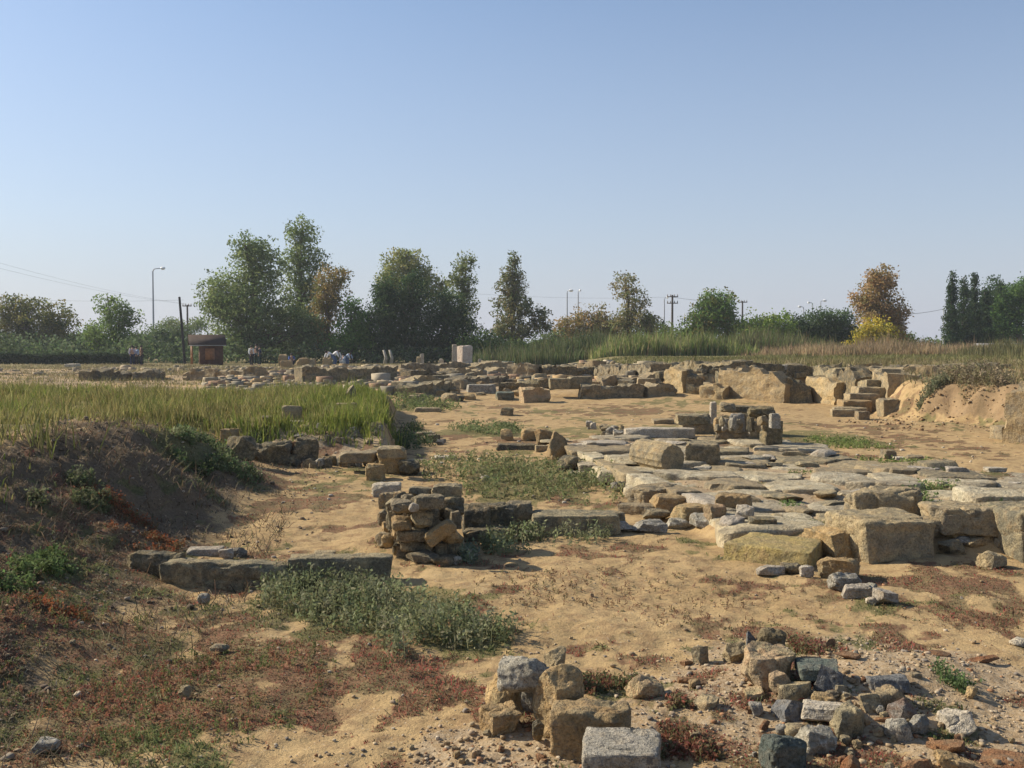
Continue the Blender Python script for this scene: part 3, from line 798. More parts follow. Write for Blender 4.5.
rows([
 ('stone_block', 'mossy squared block touching the fallen column drum', 703, 467, 38, 25, .7, -14, 'cut', 'lichen', dict(Hm=.30)),
 ('stone_block', 'long pale slab lying behind the column drum', 660, 438, 72, 14, .3, -4, 'flt', 'white', dict(Hm=.16)),
 ('stone_block', 'stacked lower block beside the thin upright slab', 695, 434, 34, 14, .8, 6, 'cut', 'lichen', dict(Hm=.2)),
 ('stone_block', 'upper block of the pair beside the thin upright slab', 693, 425, 36, 12, .8, -4, 'blk', 'lichen', dict(zb=.22, Hm=.17)),
 ('boulder', 'small tan stone lying behind the long pale slab', 663, 424, 22, 7, .7, 0, 'flt', 'tan', dict(Hm=.1)),
 ('stone_slab', 'thin pale slab standing upright beside the rubble mound', 713, 434, 7, 34, .7, 8, 'tile', 'white', dict(Hm=.62)),
 ('stone_block', 'long ochre block at the foot of the rubble mound', 740, 443, 52, 14, .45, -16, 'cut', 'tan', dict(Hm=.2)),
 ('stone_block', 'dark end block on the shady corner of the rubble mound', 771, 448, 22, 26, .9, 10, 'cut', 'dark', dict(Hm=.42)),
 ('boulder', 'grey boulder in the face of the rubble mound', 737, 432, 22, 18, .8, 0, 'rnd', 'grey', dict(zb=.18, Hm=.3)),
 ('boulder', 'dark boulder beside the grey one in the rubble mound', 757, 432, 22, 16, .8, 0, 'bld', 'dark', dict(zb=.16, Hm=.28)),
 ('stone_block', 'pale block at the sunny end of the rubble mound', 721, 431, 14, 14, .8, 0, 'blk', 'ochre', dict(zb=.2, Hm=.22)),
 ('boulder', 'tan stone on the sunny top of the rubble mound', 728, 413, 16, 10, .8, 0, 'bld', 'tan', dict(zb=.45, Hm=.16, fwd=.4)),
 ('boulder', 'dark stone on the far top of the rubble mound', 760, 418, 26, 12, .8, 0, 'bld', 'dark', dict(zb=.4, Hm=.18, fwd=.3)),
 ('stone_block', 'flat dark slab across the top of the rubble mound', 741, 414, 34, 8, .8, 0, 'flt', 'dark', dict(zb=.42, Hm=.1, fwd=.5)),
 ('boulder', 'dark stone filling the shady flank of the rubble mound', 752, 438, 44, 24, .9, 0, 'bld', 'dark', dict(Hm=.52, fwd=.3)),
 ('boulder', 'brown stone filling the middle of the rubble mound', 732, 438, 36, 22, .9, 0, 'bld', 'lichen', dict(Hm=.5, fwd=.3)),
], 'blocks behind the column drum')
for k in range(22):
    px = random.uniform(716, 776); zz = random.choice([0, .15, .3, .42])
    S('rubble_stone', 'small dark rubble stone packed into the mound behind the column drum', px, 440 - zz * 24 - random.uniform(0, 4), random.uniform(7, 14), random.uniform(6, 9), .9, random.uniform(0, 90), random.choice(['bld', 'ang', 'blk']), random.choice(['dark', 'lichen', 'lichen', 'tan', 'grey']), zb=zz, group='packing stones of the rubble mound', fwd=random.uniform(0, .4), Hm=random.uniform(.12, .2))
for k in range(16):
    px = random.choice([random.uniform(583, 608), random.uniform(608, 622)]); py = random.uniform(428, 437)
    S('rubble_stone', 'small pale rubble stone in the low heap beyond the kerb', px, py, random.uniform(6, 11), random.uniform(5, 8), .8, random.uniform(0, 90), 'bld', random.choice(['white', 'grey', 'tan']), group='pale rubble beyond the kerb', zb=random.choice([0, 0, .12]))

# ------------------------------------------------------------------ rubble pier and its low wall
rows([
 ('boulder', 'bottom ochre stone at the sunny corner of the rubble pier', 412, 556, 24, 14, .9, 5, 'blk', 'tan', {}),
 ('boulder', 'dull flat stone in the bottom course of the rubble pier', 423, 563, 28, 12, .8, -5, 'bld', 'lichen', {}),
 ('boulder', 'dark rounded stone at the foot of the rubble pier', 443, 567, 20, 11, .8, 5, 'bld', 'dark', {}),
 ('boulder', 'tiny pale stone at the shady foot of the rubble pier', 456, 564, 9, 7, .8, 5, 'bld', 'white', {}),
 ('boulder', 'broad dark-faced stone near the foot of the rubble pier', 448, 558, 32, 16, .8, -8, 'blk', 'tan', {}),
 ('boulder', 'greyish stone over the bottom course of the rubble pier', 413, 551, 20, 12, .9, 4, 'blk', 'lichen', dict(zb=.06)),
 ('boulder', 'wedge stone between two courses of the rubble pier', 427, 552, 14, 12, .9, 30, 'ang', 'tan', dict(zb=.05)),
 ('boulder', 'yellow stone under the tilted slab of the rubble pier', 451, 544, 20, 14, .9, 5, 'bld', 'ochre', dict(zb=.13)),
 ('boulder', 'broad brown stone in the middle course of the rubble pier', 414, 541, 24, 12, .9, -2, 'blk', 'lichen', dict(zb=.15)),
 ('boulder', 'long orange-tan slab tilted across the face of the rubble pier', 440, 539, 25, 20, .6, 4, 'blk', 'ochre', dict(zb=.2, tilt=(0, -34), Hm=.1)),
 ('boulder', 'ochre stone at the sunny side of the rubble pier, third course', 402, 530, 18, 13, 1, 10, 'bld', 'ochre', dict(zb=.26)),
 ('boulder', 'bright ochre stone low on the sunny flank of the rubble pier', 399, 541, 14, 14, 1.2, 10, 'bld', 'ochre', dict(zb=.13)),
 ('boulder', 'lichened stone with a pale face in the rubble pier, upper middle', 422, 529, 20, 18, .9, 20, 'bld', 'lichen', dict(zb=.25)),
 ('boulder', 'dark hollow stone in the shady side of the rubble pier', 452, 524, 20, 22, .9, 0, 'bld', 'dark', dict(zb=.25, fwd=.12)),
 ('boulder', 'ochre stone at the sunny corner of the top of the rubble pier', 403, 513, 20, 13, .9, 8, 'bld', 'tan', dict(zb=.40)),
 ('boulder', 'small round pale stone set near the top of the rubble pier', 414, 512, 9, 9, .9, 8, 'rnd', 'white', dict(zb=.42)),
 ('boulder', 'lichened flat stone on the top of the rubble pier', 429, 508, 26, 12, .9, 12, 'blk', 'lichen', dict(zb=.42)),
 ('boulder', 'tan squared stone on the far top of the rubble pier', 447, 500, 22, 13, .9, 0, 'blk', 'tan', dict(zb=.42, fwd=.1)),
 ('boulder', 'lichened stone at the far corner of the top of the rubble pier', 421, 499, 18, 9, .9, 0, 'bld', 'lichen', dict(zb=.44, fwd=.15)),
 ('boulder', 'brown stone inside the rubble pier behind the tilted slab', 436, 522, 26, 16, 1, 0, 'bld', 'dark', dict(zb=.28, fwd=.2)),
 ('boulder', 'tan stone deep in the rubble pier below the lichened flat one', 420, 518, 30, 14, 1, 0, 'blk', 'tan', dict(zb=.3, fwd=.25)),
 ('boulder', 'core stone of the rubble pier seen between its courses', 428, 545, 40, 22, .9, 0, 'bld', 'tan', dict(zb=.04, fwd=.18)),
 ('stone_block', 'white flat slab lying at the far side of the rubble pier', 387, 497, 22, 10, 1.0, 4, 'flt', 'white', dict(Hm=.14)),
 ('boulder', 'small pale block under the edge of the white flat slab', 393, 503, 14, 8, .8, 4, 'blk', 'tan', dict(Hm=.12)),
 ('stone_block', 'first dark block of the low wall next to the rubble pier', 477, 536, 22, 26, .8, 2, 'blk', 'dark', dict(Hm=.27)),
 ('stone_block', 'second dark block of the low wall next to the rubble pier', 498, 533, 24, 22, .8, -2, 'blk', 'dark', dict(Hm=.25)),
 ('stone_block', 'rounded last block of the dark low wall by the weeds', 520, 530, 20, 22, .8, 3, 'blk', 'lichen', dict(Hm=.25)),
 ('stone_block', 'dark stone below the first blocks of the low wall', 486, 541, 34, 10, .5, 2, 'blk', 'dark', dict(Hm=.1)),
 ('stone_block', 'long flat-topped slab continuing the low wall behind the weeds', 574, 534, 66, 17, .5, 3, 'cut', 'lichen', dict(Hm=.17)),
 ('stone_block', 'short brown stone at the end of the long flat-topped slab', 614, 526, 16, 11, .8, 3, 'blk', 'tan', dict(Hm=.13)),
], G4)
for k in range(18):
    S('rubble_stone', 'stone slumped from the sunny flank of the rubble pier', random.uniform(382, 400), random.uniform(506, 552), random.uniform(10, 18), random.uniform(8, 12), .9, random.uniform(0, 90), random.choice(['bld', 'ang']), random.choice(['tan', 'ochre', 'lichen']), zb=0 if k % 2 else .1, group='slumped stones of the rubble pier', Hm=random.uniform(.09, .17))
for k in range(44):
    lv = k % 4; px = random.uniform(398, 462); zb_ = lv * .115
    S('rubble_stone', 'small fieldstone packed between the larger stones of the rubble pier', px, 561 - lv * 14 - random.uniform(0, 5), random.uniform(11, 19), random.uniform(9, 14), .9, random.uniform(0, 90), random.choice(['bld', 'blk', 'ang']), random.choice(['tan', 'ochre', 'lichen', 'lichen', 'dark', 'tan']), zb=zb_, group='packing stones of the rubble pier', fwd=random.uniform(0, .35), Hm=random.uniform(.09, .15))
# kerb in the dirt at the near side
rows([
 ('kerb_block', 'long weathered block in the middle of the half-buried kerb', 228, 591, 128, 29, .24, -3, 'blk', 'lichen', dict(Hm=.19)),
 ('kerb_block', 'long dark block at the weedy end of the half-buried kerb', 341, 584, 104, 24, .28, 2, 'cut', 'lichen', dict(Hm=.185)),
 ('kerb_block', 'dark block at the bank end of the half-buried kerb', 158, 578, 58, 22, .5, -10, 'blk', 'dark', dict(Hm=.16)),
 ('rubble_stone', 'pale pointed stone on the soil behind the half-buried kerb', 226, 560, 18, 11, .8, 20, 'ang', 'white', dict(Hm=.08)),
 ('rubble_stone', 'grey stone on the soil behind the half-buried kerb', 238, 558, 20, 8, .8, -20, 'ang', 'grey', dict(Hm=.08)),
 ('rubble_stone', 'flat pale slab behind the bank end of the half-buried kerb', 205, 556, 36, 7, .6, 4, 'flt', 'white', dict(Hm=.05)),
 ('rubble_stone', 'small flat stone behind the weedy end of the kerb', 325, 559, 22, 6, .7, 4, 'flt', 'tan', dict(Hm=.05)),
 ('rubble_stone', 'dark cobble at the foot of the half-buried kerb', 204, 605, 12, 9, .9, 0, 'rnd', 'grey', dict(Hm=.07)),
 ('rubble_stone', 'brown wedge of stone alone on the bare dirt', 220, 655, 20, 11, .8, -10, 'ang', 'tan', dict(Hm=.06)),
 ('rubble_stone', 'grey flat stone among reddish weeds in the near corner', 45, 757, 36, 15, .7, -6, 'ang', 'grey', dict(Hm=.06)),
 ('rubble_stone', 'small tan stone among reddish weeds past the bare dirt', 184, 700, 13, 11, .8, 0, 'bld', 'tan', dict(Hm=.06)),
], 'stones of the half-buried kerb')
# low wall below the terrace
rows([
 ('boulder', 'yellow stone at the bank end of the terrace wall', 229, 447, 13, 14, .8, 0, 'blk', 'ochre', dict(Hm=.26)),
 ('boulder', 'dark rounded stone beside the yellow one of the terrace wall', 242, 459, 22, 18, .8, 0, 'bld', 'dark', dict(Hm=.3)),
 ('boulder', 'pair-topped dark boulder in the terrace wall', 262, 462, 20, 14, .8, 0, 'bld', 'dark', dict(Hm=.28)),
 ('boulder', 'broad dark stone in the middle of the terrace wall', 277, 464, 22, 16, .8, 0, 'blk', 'dark', dict(Hm=.32)),
 ('boulder', 'narrow reddish stone between dark ones in the terrace wall', 292, 463, 9, 14, .8, 0, 'blk', 'brick', dict(Hm=.3)),
 ('boulder', 'squared dark stone standing above the terrace wall', 306, 465, 17, 18, .8, 0, 'blk', 'dark', dict(Hm=.38)),
 ('boulder', 'low dark stone in front of the narrow reddish one', 290, 466, 20, 9, .6, 0, 'bld', 'dark', dict(Hm=.16)),
 ('stone_block', 'flat brown slab capping the terrace wall near its middle', 358, 462, 26, 9, .7, 0, 'flt', 'tan', dict(zb=.14, Hm=.13)),
 ('stone_block', 'wide cream slab capping the end of the terrace wall', 392, 458, 19, 7, .9, 0, 'blk', 'tan', dict(zb=.25, Hm=.14)),
 ('stone_block', 'yellow end block under the wide cream slab', 392, 474, 24, 20, .9, 10, 'blk', 'ochre', dict(Hm=.3)),
 ('stone_block', 'lower yellow block projecting from the end of the terrace wall', 375, 480, 15, 12, .8, 6, 'blk', 'ochre', dict(Hm=.2)),
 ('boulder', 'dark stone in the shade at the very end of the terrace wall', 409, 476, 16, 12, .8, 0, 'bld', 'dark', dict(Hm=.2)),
], G5)
for k in range(13):
    px = 308 + k * 6.4 + random.uniform(-2, 2)
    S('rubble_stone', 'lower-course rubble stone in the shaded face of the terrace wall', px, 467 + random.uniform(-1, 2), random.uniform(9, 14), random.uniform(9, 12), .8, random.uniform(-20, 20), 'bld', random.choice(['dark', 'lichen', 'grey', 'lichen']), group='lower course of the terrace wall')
for k in range(34):
    px = random.uniform(255, 400); py = random.uniform(426, 446)
    S('rubble_stone', 'loose purplish rubble stone on the slope above the terrace wall', px, py, random.uniform(5, 11), random.uniform(4, 7), .9, random.uniform(0, 90), random.choice(['bld', 'ang']), random.choice(['pink', 'lichen', 'grey', 'dark', 'tan']), group='rubble on the terrace slope')
rows([
 ('boulder', 'dark pointed stone standing in the tall terrace grass', 351, 404, 11, 12, .9, 0, 'ang', 'lichen', dict(Hm=.4)),
 ('stone_block', 'flat pale slab lying at the edge of the terrace grass', 293, 420, 18, 8, .8, 0, 'flt', 'tan', dict(Hm=.22)),
 ('stone_block', 'lower white slab lying at the edge of the terrace grass', 295, 426, 19, 5, .7, 0, 'flt', 'white', dict(Hm=.08)),
 ('stone_block', 'dark stone half hidden in the terrace grass', 267, 425, 12, 8, .8, 0, 'blk', 'dark', dict(Hm=.14)),
 ('stone_block', 'pale slab lying in green weeds at the back of the terrace grass', 346, 412, 22, 5, .8, 0, 'flt', 'tan', dict(Hm=.16)),
 ('stone_block', 'flat slab on the shady step behind the terrace end', 425, 438, 22, 6, .7, -6, 'flt', 'tan', dict(Hm=.1)),
 ('stone_block', 'dark stone under the flat slab behind the terrace end', 432, 443, 18, 7, .7, 8, 'blk', 'dark', dict(Hm=.14)),
 ('rubble_stone', 'small grey stone at the end of the shady step', 441, 445, 12, 7, .7, 8, 'bld', 'grey', dict(Hm=.1)),
], 'stones on the terrace')
# single stones of the open floor
rows([
 ('stone_block', 'rounded tan block alone on the green patch beyond the paving', 888, 459, 16, 10, .8, 10, 'blk', 'tan', dict(Hm=.13)),
 ('stone_block', 'smaller tan block with a dark side on the green patch', 914, 463, 18, 8, .8, -8, 'blk', 'tan', dict(Hm=.11)),
 ('rubble_stone', 'white flat stone between the two tan blocks of the green patch', 900, 460, 12, 4, .8, 0, 'flt', 'white', dict(Hm=.04)),
 ('boulder', 'pale lumpy stone at the rim of the paving near the view edge', 956, 477, 24, 9, .8, 0, 'bld', 'white', dict(Hm=.11)),
 ('stone_block', 'whitish flat slab beyond the pale lumpy stone', 994, 472, 20, 6, .8, 6, 'flt', 'white', dict(Hm=.05)),
 ('stone_block', 'squared brown block fallen at the foot of the earth scarp', 1004, 440, 28, 14, .8, 20, 'cut', 'tan', dict(Hm=.24)),
 ('boulder', 'rounded boulder lying alone on the reddish strip of floor', 507, 416, 16, 9, .8, 0, 'bld', 'dark', dict(Hm=.2)),
], 'single stones of the excavation floor')
for k in range(40):
    px = random.uniform(20, 1010); py = 560 + 200 * random.random() ** 1.3
    if 480 < px < 1010 and py > 640: continue
    ww = random.uniform(3, 7)
    S('rubble_stone', 'small stray stone on the bare dirt or among low weeds', px, py, ww, ww * .7, .9, random.uniform(0, 90), 'bld', random.choice(['white', 'tan', 'pink', 'white', 'grey']), group='stray stones of the near floor', Hm=ww / 1024 * hit(px, py)[1] * .6)

# ------------------------------------------------------------------ worn paving of the platform
def clip_poly(P, a, b, c):
    out = []
    for i in range(len(P)):
        p, q = P[i], P[(i + 1) % len(P)]
        sp, sq = a * p[0] + b * p[1] - c, a * q[0] + b * q[1] - c
        if sp <= 0: out.append(p)
        if sp * sq < 0:
            t = sp / (sp - sq); out.append((p[0] + t * (q[0] - p[0]), p[1] + t * (q[1] - p[1])))
    return out
def paving():
    rs = np.random.default_rng(5); seeds = []
    for j, yy in enumerate(np.arange(8.6, 18.4, .7)):
        for xx in np.arange(.2, 9.2, .78):
            seeds.append((xx + (j % 2) * .5 + rs.uniform(-.22, .22), yy + rs.uniform(-.2, .2)))
    seeds = [s for s in seeds if poly_sd(np.array([s[0]]), np.array([s[1]]), PLAT)[0] > .3 and abs(s[0]) < s[1] * .53]
    k = 0
    for i, s in enumerate(seeds):
        if rs.random() < .05: continue
        P = [(s[0] - .62, s[1] - .5), (s[0] + .62, s[1] - .5), (s[0] + .62, s[1] + .5), (s[0] - .62, s[1] + .5)]
        for j, q in enumerate(seeds):
            if j == i or math.hypot(q[0] - s[0], q[1] - s[1]) > 2.6: continue
            a, b = q[0] - s[0], q[1] - s[1]
            l = math.hypot(a, b); mid = ((q[0] + s[0]) / 2, (q[1] + s[1]) / 2)
            P = clip_poly(P, a / l, b / l, (a * mid[0] + b * mid[1]) / l - rs.uniform(.0, .06))
            if not P: break
        if len(P) < 3: continue
        cx, cy = np.mean([p[0] for p in P]), np.mean([p[1] for p in P])
        thick = rs.uniform(.14, .20)
        V, f = stone_geo(2, 2, thick, 'flt', 3000 + i, 12)
        th = np.arctan2(V[:, 1], V[:, 0]); r = np.hypot(V[:, 0], V[:, 1])
        rp = np.full(len(th), 9.)
        for m in range(len(P)):
            x1, y1 = P[m][0] - cx, P[m][1] - cy; x2, y2 = P[(m + 1) % len(P)][0] - cx, P[(m + 1) % len(P)][1] - cy
            nx, ny = y2 - y1, -(x2 - x1); l = math.hypot(nx, ny) + 1e-9; nx /= l; ny /= l; dd = nx * x1 + ny * y1
            if dd < 0: nx, ny, dd = -nx, -ny, -dd
            den = np.cos(th) * nx + np.sin(th) * ny
            rp = np.where(den > 1e-3, np.minimum(rp, dd / np.maximum(den, 1e-3)), rp)
        rsq = 1 / np.maximum(np.abs(np.cos(th)), np.abs(np.sin(th)))
        wob = 1 + .16 * fbm2(np.cos(th) * 1.7 + i * 5, np.sin(th) * 1.7, 1, 3, 4)
        rr = r / rsq * np.minimum(rp, 1.1) * wob
        V[:, 0] = rr * np.cos(th); V[:, 1] = rr * np.sin(th)
        top = V[:, 2] > thick * .5
        V[:, 2] += top * .022 * fbm2(V[:, 0] + cx, V[:, 1] + cy, 2.5, 3, 91)
        mt = rs.choice(['paving', 'paving', 'white', 'tan', 'lichen'], p=[.40, .25, .07, .18, .10])
        o = link('paving_slab', mesh_np('paving_slab', V, [f], M[mt], True, None, 40), None, (cx, cy, h1(cx, cy) - thick * .76 + rs.uniform(-.025, .028)))
        o.rotation_euler = (rs.uniform(-.025, .025), rs.uniform(-.025, .025), 0)
        tag(o, 'worn flat paving slab laid in the stone platform', 'paving slab', 'worn paving slabs of the platform'); k += 1
    return k
paving()
rs_ = np.random.default_rng(8)
k = 0
while k < 70:
    x, y = rs_.uniform(.6, 7), rs_.uniform(8.8, 18)
    if poly_sd(np.array([x]), np.array([y]), PLAT)[0] < .1 or abs(x) > y * .5: continue
    s_ = rs_.uniform(.07, .3) * (1 if k % 3 else 1.5); hh = s_ * rs_.uniform(.16, .38); k += 1
    me = stone_mesh('paving_fragment', s_ * 1.4, s_, hh, 'ang', str(rs_.choice(['paving', 'white', 'tan', 'lichen'])), 5200 + k, 6)
    o = link('paving_fragment', me, None, (x, y, h1(x, y) - .005)); o.rotation_euler = (0, 0, rs_.uniform(0, 6))
    tag(o, 'broken lump of stone lying loose on the paved platform', 'stone', 'loose lumps on the paving')

# ------------------------------------------------------------------ masonry walls (one mesh of coursed stones each)
def masonry(name, label, a, b, thick, heights, mat, cat='wall', group=None, seed=1, base=None):
    """ruined rubble wall between ground points a and b, ragged along its top, stones standing in relief"""
    rs = np.random.default_rng(seed)
    L = math.hypot(b[0] - a[0], b[1] - a[1]); an = math.atan2(b[1] - a[1], b[0] - a[0])
    z0 = base if base is not None else min(h1(*a), h1(*b)) - .08
    nl = max(8, int(L / .07)); mh = max(heights); nh = max(5, int(mh / .07)); ntp = 5
    s_ = np.linspace(0, 1, nl + 1)
    prof = [(-.5, t) for t in np.linspace(0, 1, nh + 1)] + [(-.5 + u, 1.0) for u in np.linspace(0, 1, ntp + 1)[1:]] + [(.5, t) for t in np.linspace(1, 0, nh + 1)[1:]]
    pr = np.array(prof); m = len(pr)
    step = .13 * np.round(2.2 * vnoise2(s_ * L * 1.9 + seed, .5, seed)) * .5 + .05 * vnoise2(s_ * L * 7, .2, seed + 1)
    gl = H(a[0] + (b[0] - a[0]) * s_, a[1] + (b[1] - a[1]) * s_)
    if base is None: z0 = float(gl.min()) - .1
    hh = np.interp(s_, np.linspace(0, 1, len(heights)), heights) * (1 + step) + (gl - z0 if base is None else 0)
    X = np.repeat((s_ * L - L / 2)[:, None], m, 1); Y = np.repeat(pr[None, :, 0] * thick, nl + 1, 0); Z = hh[:, None] * pr[None, :, 1]
    P = np.stack([X.ravel(), Y.ravel(), Z.ravel()], 1)
    row = np.floor(P[:, 2] / .16 + .25 * vnoise2(P[:, 0] * 2, P[:, 1], seed + 4)); cell = np.floor(P[:, 0] / .27 + row * .37 + .3 * vnoise2(P[:, 0] * 2.2, P[:, 2] * 3, seed + 2))
    rel = _hash(cell, row, np.floor(P[:, 1] * 3), seed) - .5
    rough = fbm3(P + seed, 2.2, 4, seed)
    sgn = np.sign(P[:, 1] + 1e-6) * (np.abs(P[:, 1]) > thick * .45)
    P[:, 1] += sgn * (.13 * rel + .10 * rough) * min(1, thick)
    topm = np.repeat((pr[None, :, 1] > .999), nl + 1, 0).ravel()
    P[:, 2] += topm * (.12 * rel + .07 * rough)
    P[:, 0] += .07 * rough + .05 * rel
    i = np.arange(nl)[:, None] * m + np.arange(m - 1)[None, :]
    F = np.stack([i, i + m, i + m + 1, i + 1], -1).reshape(-1, 4)
    caps = []
    for e, fl in ((0, False), (nl * m, True)):
        for k in range(nh):
            q = [e + k, e + k + 1, e + m - 2 - k, e + m - 1 - k]
            caps.append(q if not fl else q[::-1])
        q = [e + nh, e + nh + 1, e + nh + ntp - 1, e + nh + ntp]
        for k in range(ntp // 2):
            pass
    capt = []
    for e, fl in ((0, False), (nl * m, True)):
        c0 = e + nh
        for k in range(1, ntp):
            t3 = [c0, c0 + k, c0 + k + 1]; capt.append(t3 if not fl else t3[::-1])
    fl_ = [F, np.array(caps)] + ([np.array(capt)] if capt else [])
    me = mesh_np(name, P, fl_, M[mat], True, None, 32)
    o = link(name, me, None, ((a[0] + b[0]) / 2, (a[1] + b[1]) / 2, z0)); o.rotation_euler = (0, 0, an)
    return tag(o, label, cat, group)
def gp(px, py): return tuple(hit(px, py)[:2])
GW = 'ruined walls of the far rooms'
def wallpx(label, a, b, th, hp, mat, seed, depth_b=None, **kw):
    """wall between two base pixels, heights given in pixels at each end"""
    p, q = hit(*a), hit(*b)
    pa, pb = tuple(p[:2]), tuple(q[:2])
    if depth_b: pb = (ray(*b)[0] * depth_b, depth_b)
    hs = [1.12 * hp[i] * (pa[1] + (pb[1] - pa[1]) * i / (len(hp) - 1)) / FPX for i in range(len(hp))]
    return masonry('ruined_wall', label, pa, pb, th, hs, mat, 'wall', GW, seed=seed, **kw)
wallpx('long sunlit ochre wall with a dark broken end', (789, 403), (724, 396), .5, [16, 24, 24, 25, 24, 24, 25], 'wallrock', 21)
wallpx('short cross wall painted dark for shade, joining the long sunlit one', (786, 402), (812, 402), .5, [20, 18, 12], 'dark', 22)  # shaded end of the sunlit wall, its shade put into the stone colour
wallpx('squarish sunlit wall stub between the dark gap and the steps', (843, 404), (816, 401), .6, [20, 24, 24], 'wallrock', 23)
wallpx('wall face painted dark for shade behind the block steps', (840, 402), (864, 400), .5, [24, 24, 22], 'dark', 24)  # shade of the face turned from the sun is painted dark
wallpx('sunlit wall stump with a sharp dark corner', (690, 393), (672, 390), .55, [18, 19, 18], 'wallrock', 25)
wallpx('face painted dark for shade on the sunlit wall stump', (688, 393), (703, 394), .5, [19, 17, 12], 'dark', 26)  # shaded side of the stump, darkened by its stone colour
wallpx('low pale wall in front of the dark squared pier', (728, 398), (703, 397), .6, [11, 13, 12], 'wallrock', 27)
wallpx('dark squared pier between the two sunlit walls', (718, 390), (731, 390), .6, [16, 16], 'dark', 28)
wallpx('long low bright wall on the grass behind the earth scarp', (906, 376), (982, 377), .6, [9, 9, 8], 'wallrock', 29)
wallpx('low dark wall on the grass beyond the sunlit walls', (700, 371), (815, 373), .6, [5, 5, 4, 5], 'dark', 30)
wallpx('pale pair of low slabs on the grass beyond the steps', (824, 374), (868, 374), .8, [8, 8, 6, 7], 'lichen', 31)
wallpx('ochre standing baulk of wall at the end of the earth scarp', (1028, 444), (1068, 436), .8, [50, 54, 54], 'wallrock', 32, base=-.1)
wallpx('long dark footing of squared blocks below the ruin field', (580, 398), (641, 397), .6, [11, 11, 10], 'lichen', 33)
wallpx('dark low wall near the reeds behind the ruin field', (540, 378), (592, 377), .8, [11, 12, 11, 10], 'dark', 34)
wallpx('pale low wall beside the dark one near the reeds', (510, 378), (538, 378), .8, [11, 12, 11], 'tan', 35)
wallpx('small reddish brick footing at the near edge of the ruin field', (521, 403), (547, 402), .7, [13, 12, 11], 'pink', 36)
wallpx('rubble retaining wall beyond the terrace grass', (298, 383), (392, 382), .7, [13, 14, 12, 13, 14, 12], 'lichen', 37)
wallpx('low broken wall beyond the terrace, far from the retaining one', (85, 380), (128, 379), .7, [8, 9, 6], 'dark', 38)
wallpx('low dark wall fragment beyond the terrace near the kiosk', (132, 380), (165, 379), .7, [6, 8, 6], 'lichen', 39)
wallpx('broken wall in front of the two standing visitors', (188, 380), (262, 380), .7, [7, 10, 8, 11], 'tan', 40)

for k, (pa, pb, hp_, mt_, lb_) in enumerate([
    ((400, 372), (470, 371), [6, 8, 7, 8, 6], 'lichen', 'long low rubble wall at the far rim of the ruin field below the evergreens'),
    ((405, 381), (455, 380), [8, 10, 7, 9], 'dark', 'dark broken wall crossing the ruin field behind the terrace end'),
    ((470, 372), (512, 371), [6, 9, 7], 'tan', 'rubble wall just in front of the rosy marble pier'),
    ((452, 388), (500, 384), [7, 9, 6, 8], 'lichen', 'ragged wall stump around the grey squared block'),
    ((596, 376), (660, 374), [8, 9, 7, 10, 8], 'lichen', 'ragged wall at the foot of the bright reeds'),
    ((600, 386), (650, 384), [8, 7, 9], 'tan', 'stone spread wall behind the long dark footing'),
    ((500, 392), (560, 388), [8, 9, 7, 9], 'dark', 'dark wall remnant joining the long footing'),
    ((655, 372), (742, 370), [6, 7, 6, 7], 'lichen', 'low grassy wall line beyond the sunlit wall stump'),
    ((404, 396), (446, 392), [9, 11, 8], 'lichen', 'wall stump beside the green weeds at the terrace end'),
    ((640, 396), (668, 394), [8, 10, 7], 'tan', 'short tan wall between the long footing and the sunlit stump'),
    ((405, 388), (440, 387), [7, 9, 6], 'tan', 'tan wall remnant beside the narrow upright slab'),
    ((530, 372), (600, 370), [5, 7, 6, 7], 'tan', 'low tan wall line in front of the dull green reeds'),
    ((445, 378), (500, 376), [7, 8, 6, 8], 'tan', 'tan wall line behind the grey squared block'),
    ((742, 372), (840, 371), [5, 6, 5, 6], 'tan', 'low tan wall line on the grass behind the long sunlit wall'),
    ((880, 372), (1000, 369), [4, 5, 4], 'lichen', 'low dark wall line on the grass near the dry stalks'),
    ((862, 384), (905, 381), [7, 8, 6], 'tan', 'low wall on the natural ground above the steps')]):
    wallpx(lb_, pa, pb, .8, hp_, mt_, 300 + k)
# block steps
rows([
 ('stone_block', 'lowest outlying step block on the floor of the room', 843, 417, 26, 9, .8, -6, 'cut', 'tan', dict(Hm=.17)),
 ('stone_block', 'small dark-faced block next to the lowest step', 862, 420, 14, 10, .8, 10, 'cut', 'tan', dict(Hm=.2)),
 ('stone_block', 'dark-ended block lying against the scarp beside the steps', 887, 408, 20, 10, 1.0, 12, 'cut', 'tan', dict(zb=.2, solid=True, Hm=.22)),
], 'block steps')

for k, (xa, xb_, d_, z_, mt_, lb_) in enumerate([
    (838, 868, 25.0, .17, 'tan', 'lowest full step of the stone flight up to the natural ground'),
    (844, 875, 25.4, .33, 'ochre', 'second step of the stone flight up to the natural ground'),
    (851, 882, 25.8, .48, 'tan', 'third step of the stone flight up to the natural ground'),
    (858, 889, 26.2, .63, 'tan', 'fourth step of the stone flight up to the natural ground'),
    (866, 899, 26.6, .78, 'lichen', 'topmost step of the stone flight at the natural ground')]):
    W_ = (xb_ - xa) * d_ / FPX; x_ = ((xa + xb_) / 2 - 512) * d_ / FPX
    me = stone_mesh('step_block', W_, .62, z_ + .12, 'cut', mt_, 6100 + k, 12)
    o_ = link('step_block', me, None, (x_, d_ + .31, -.1)); o_.rotation_euler = (0, 0, R(-7 + k * 1.5))
    tag(o_, lb_, 'step block', 'block steps')
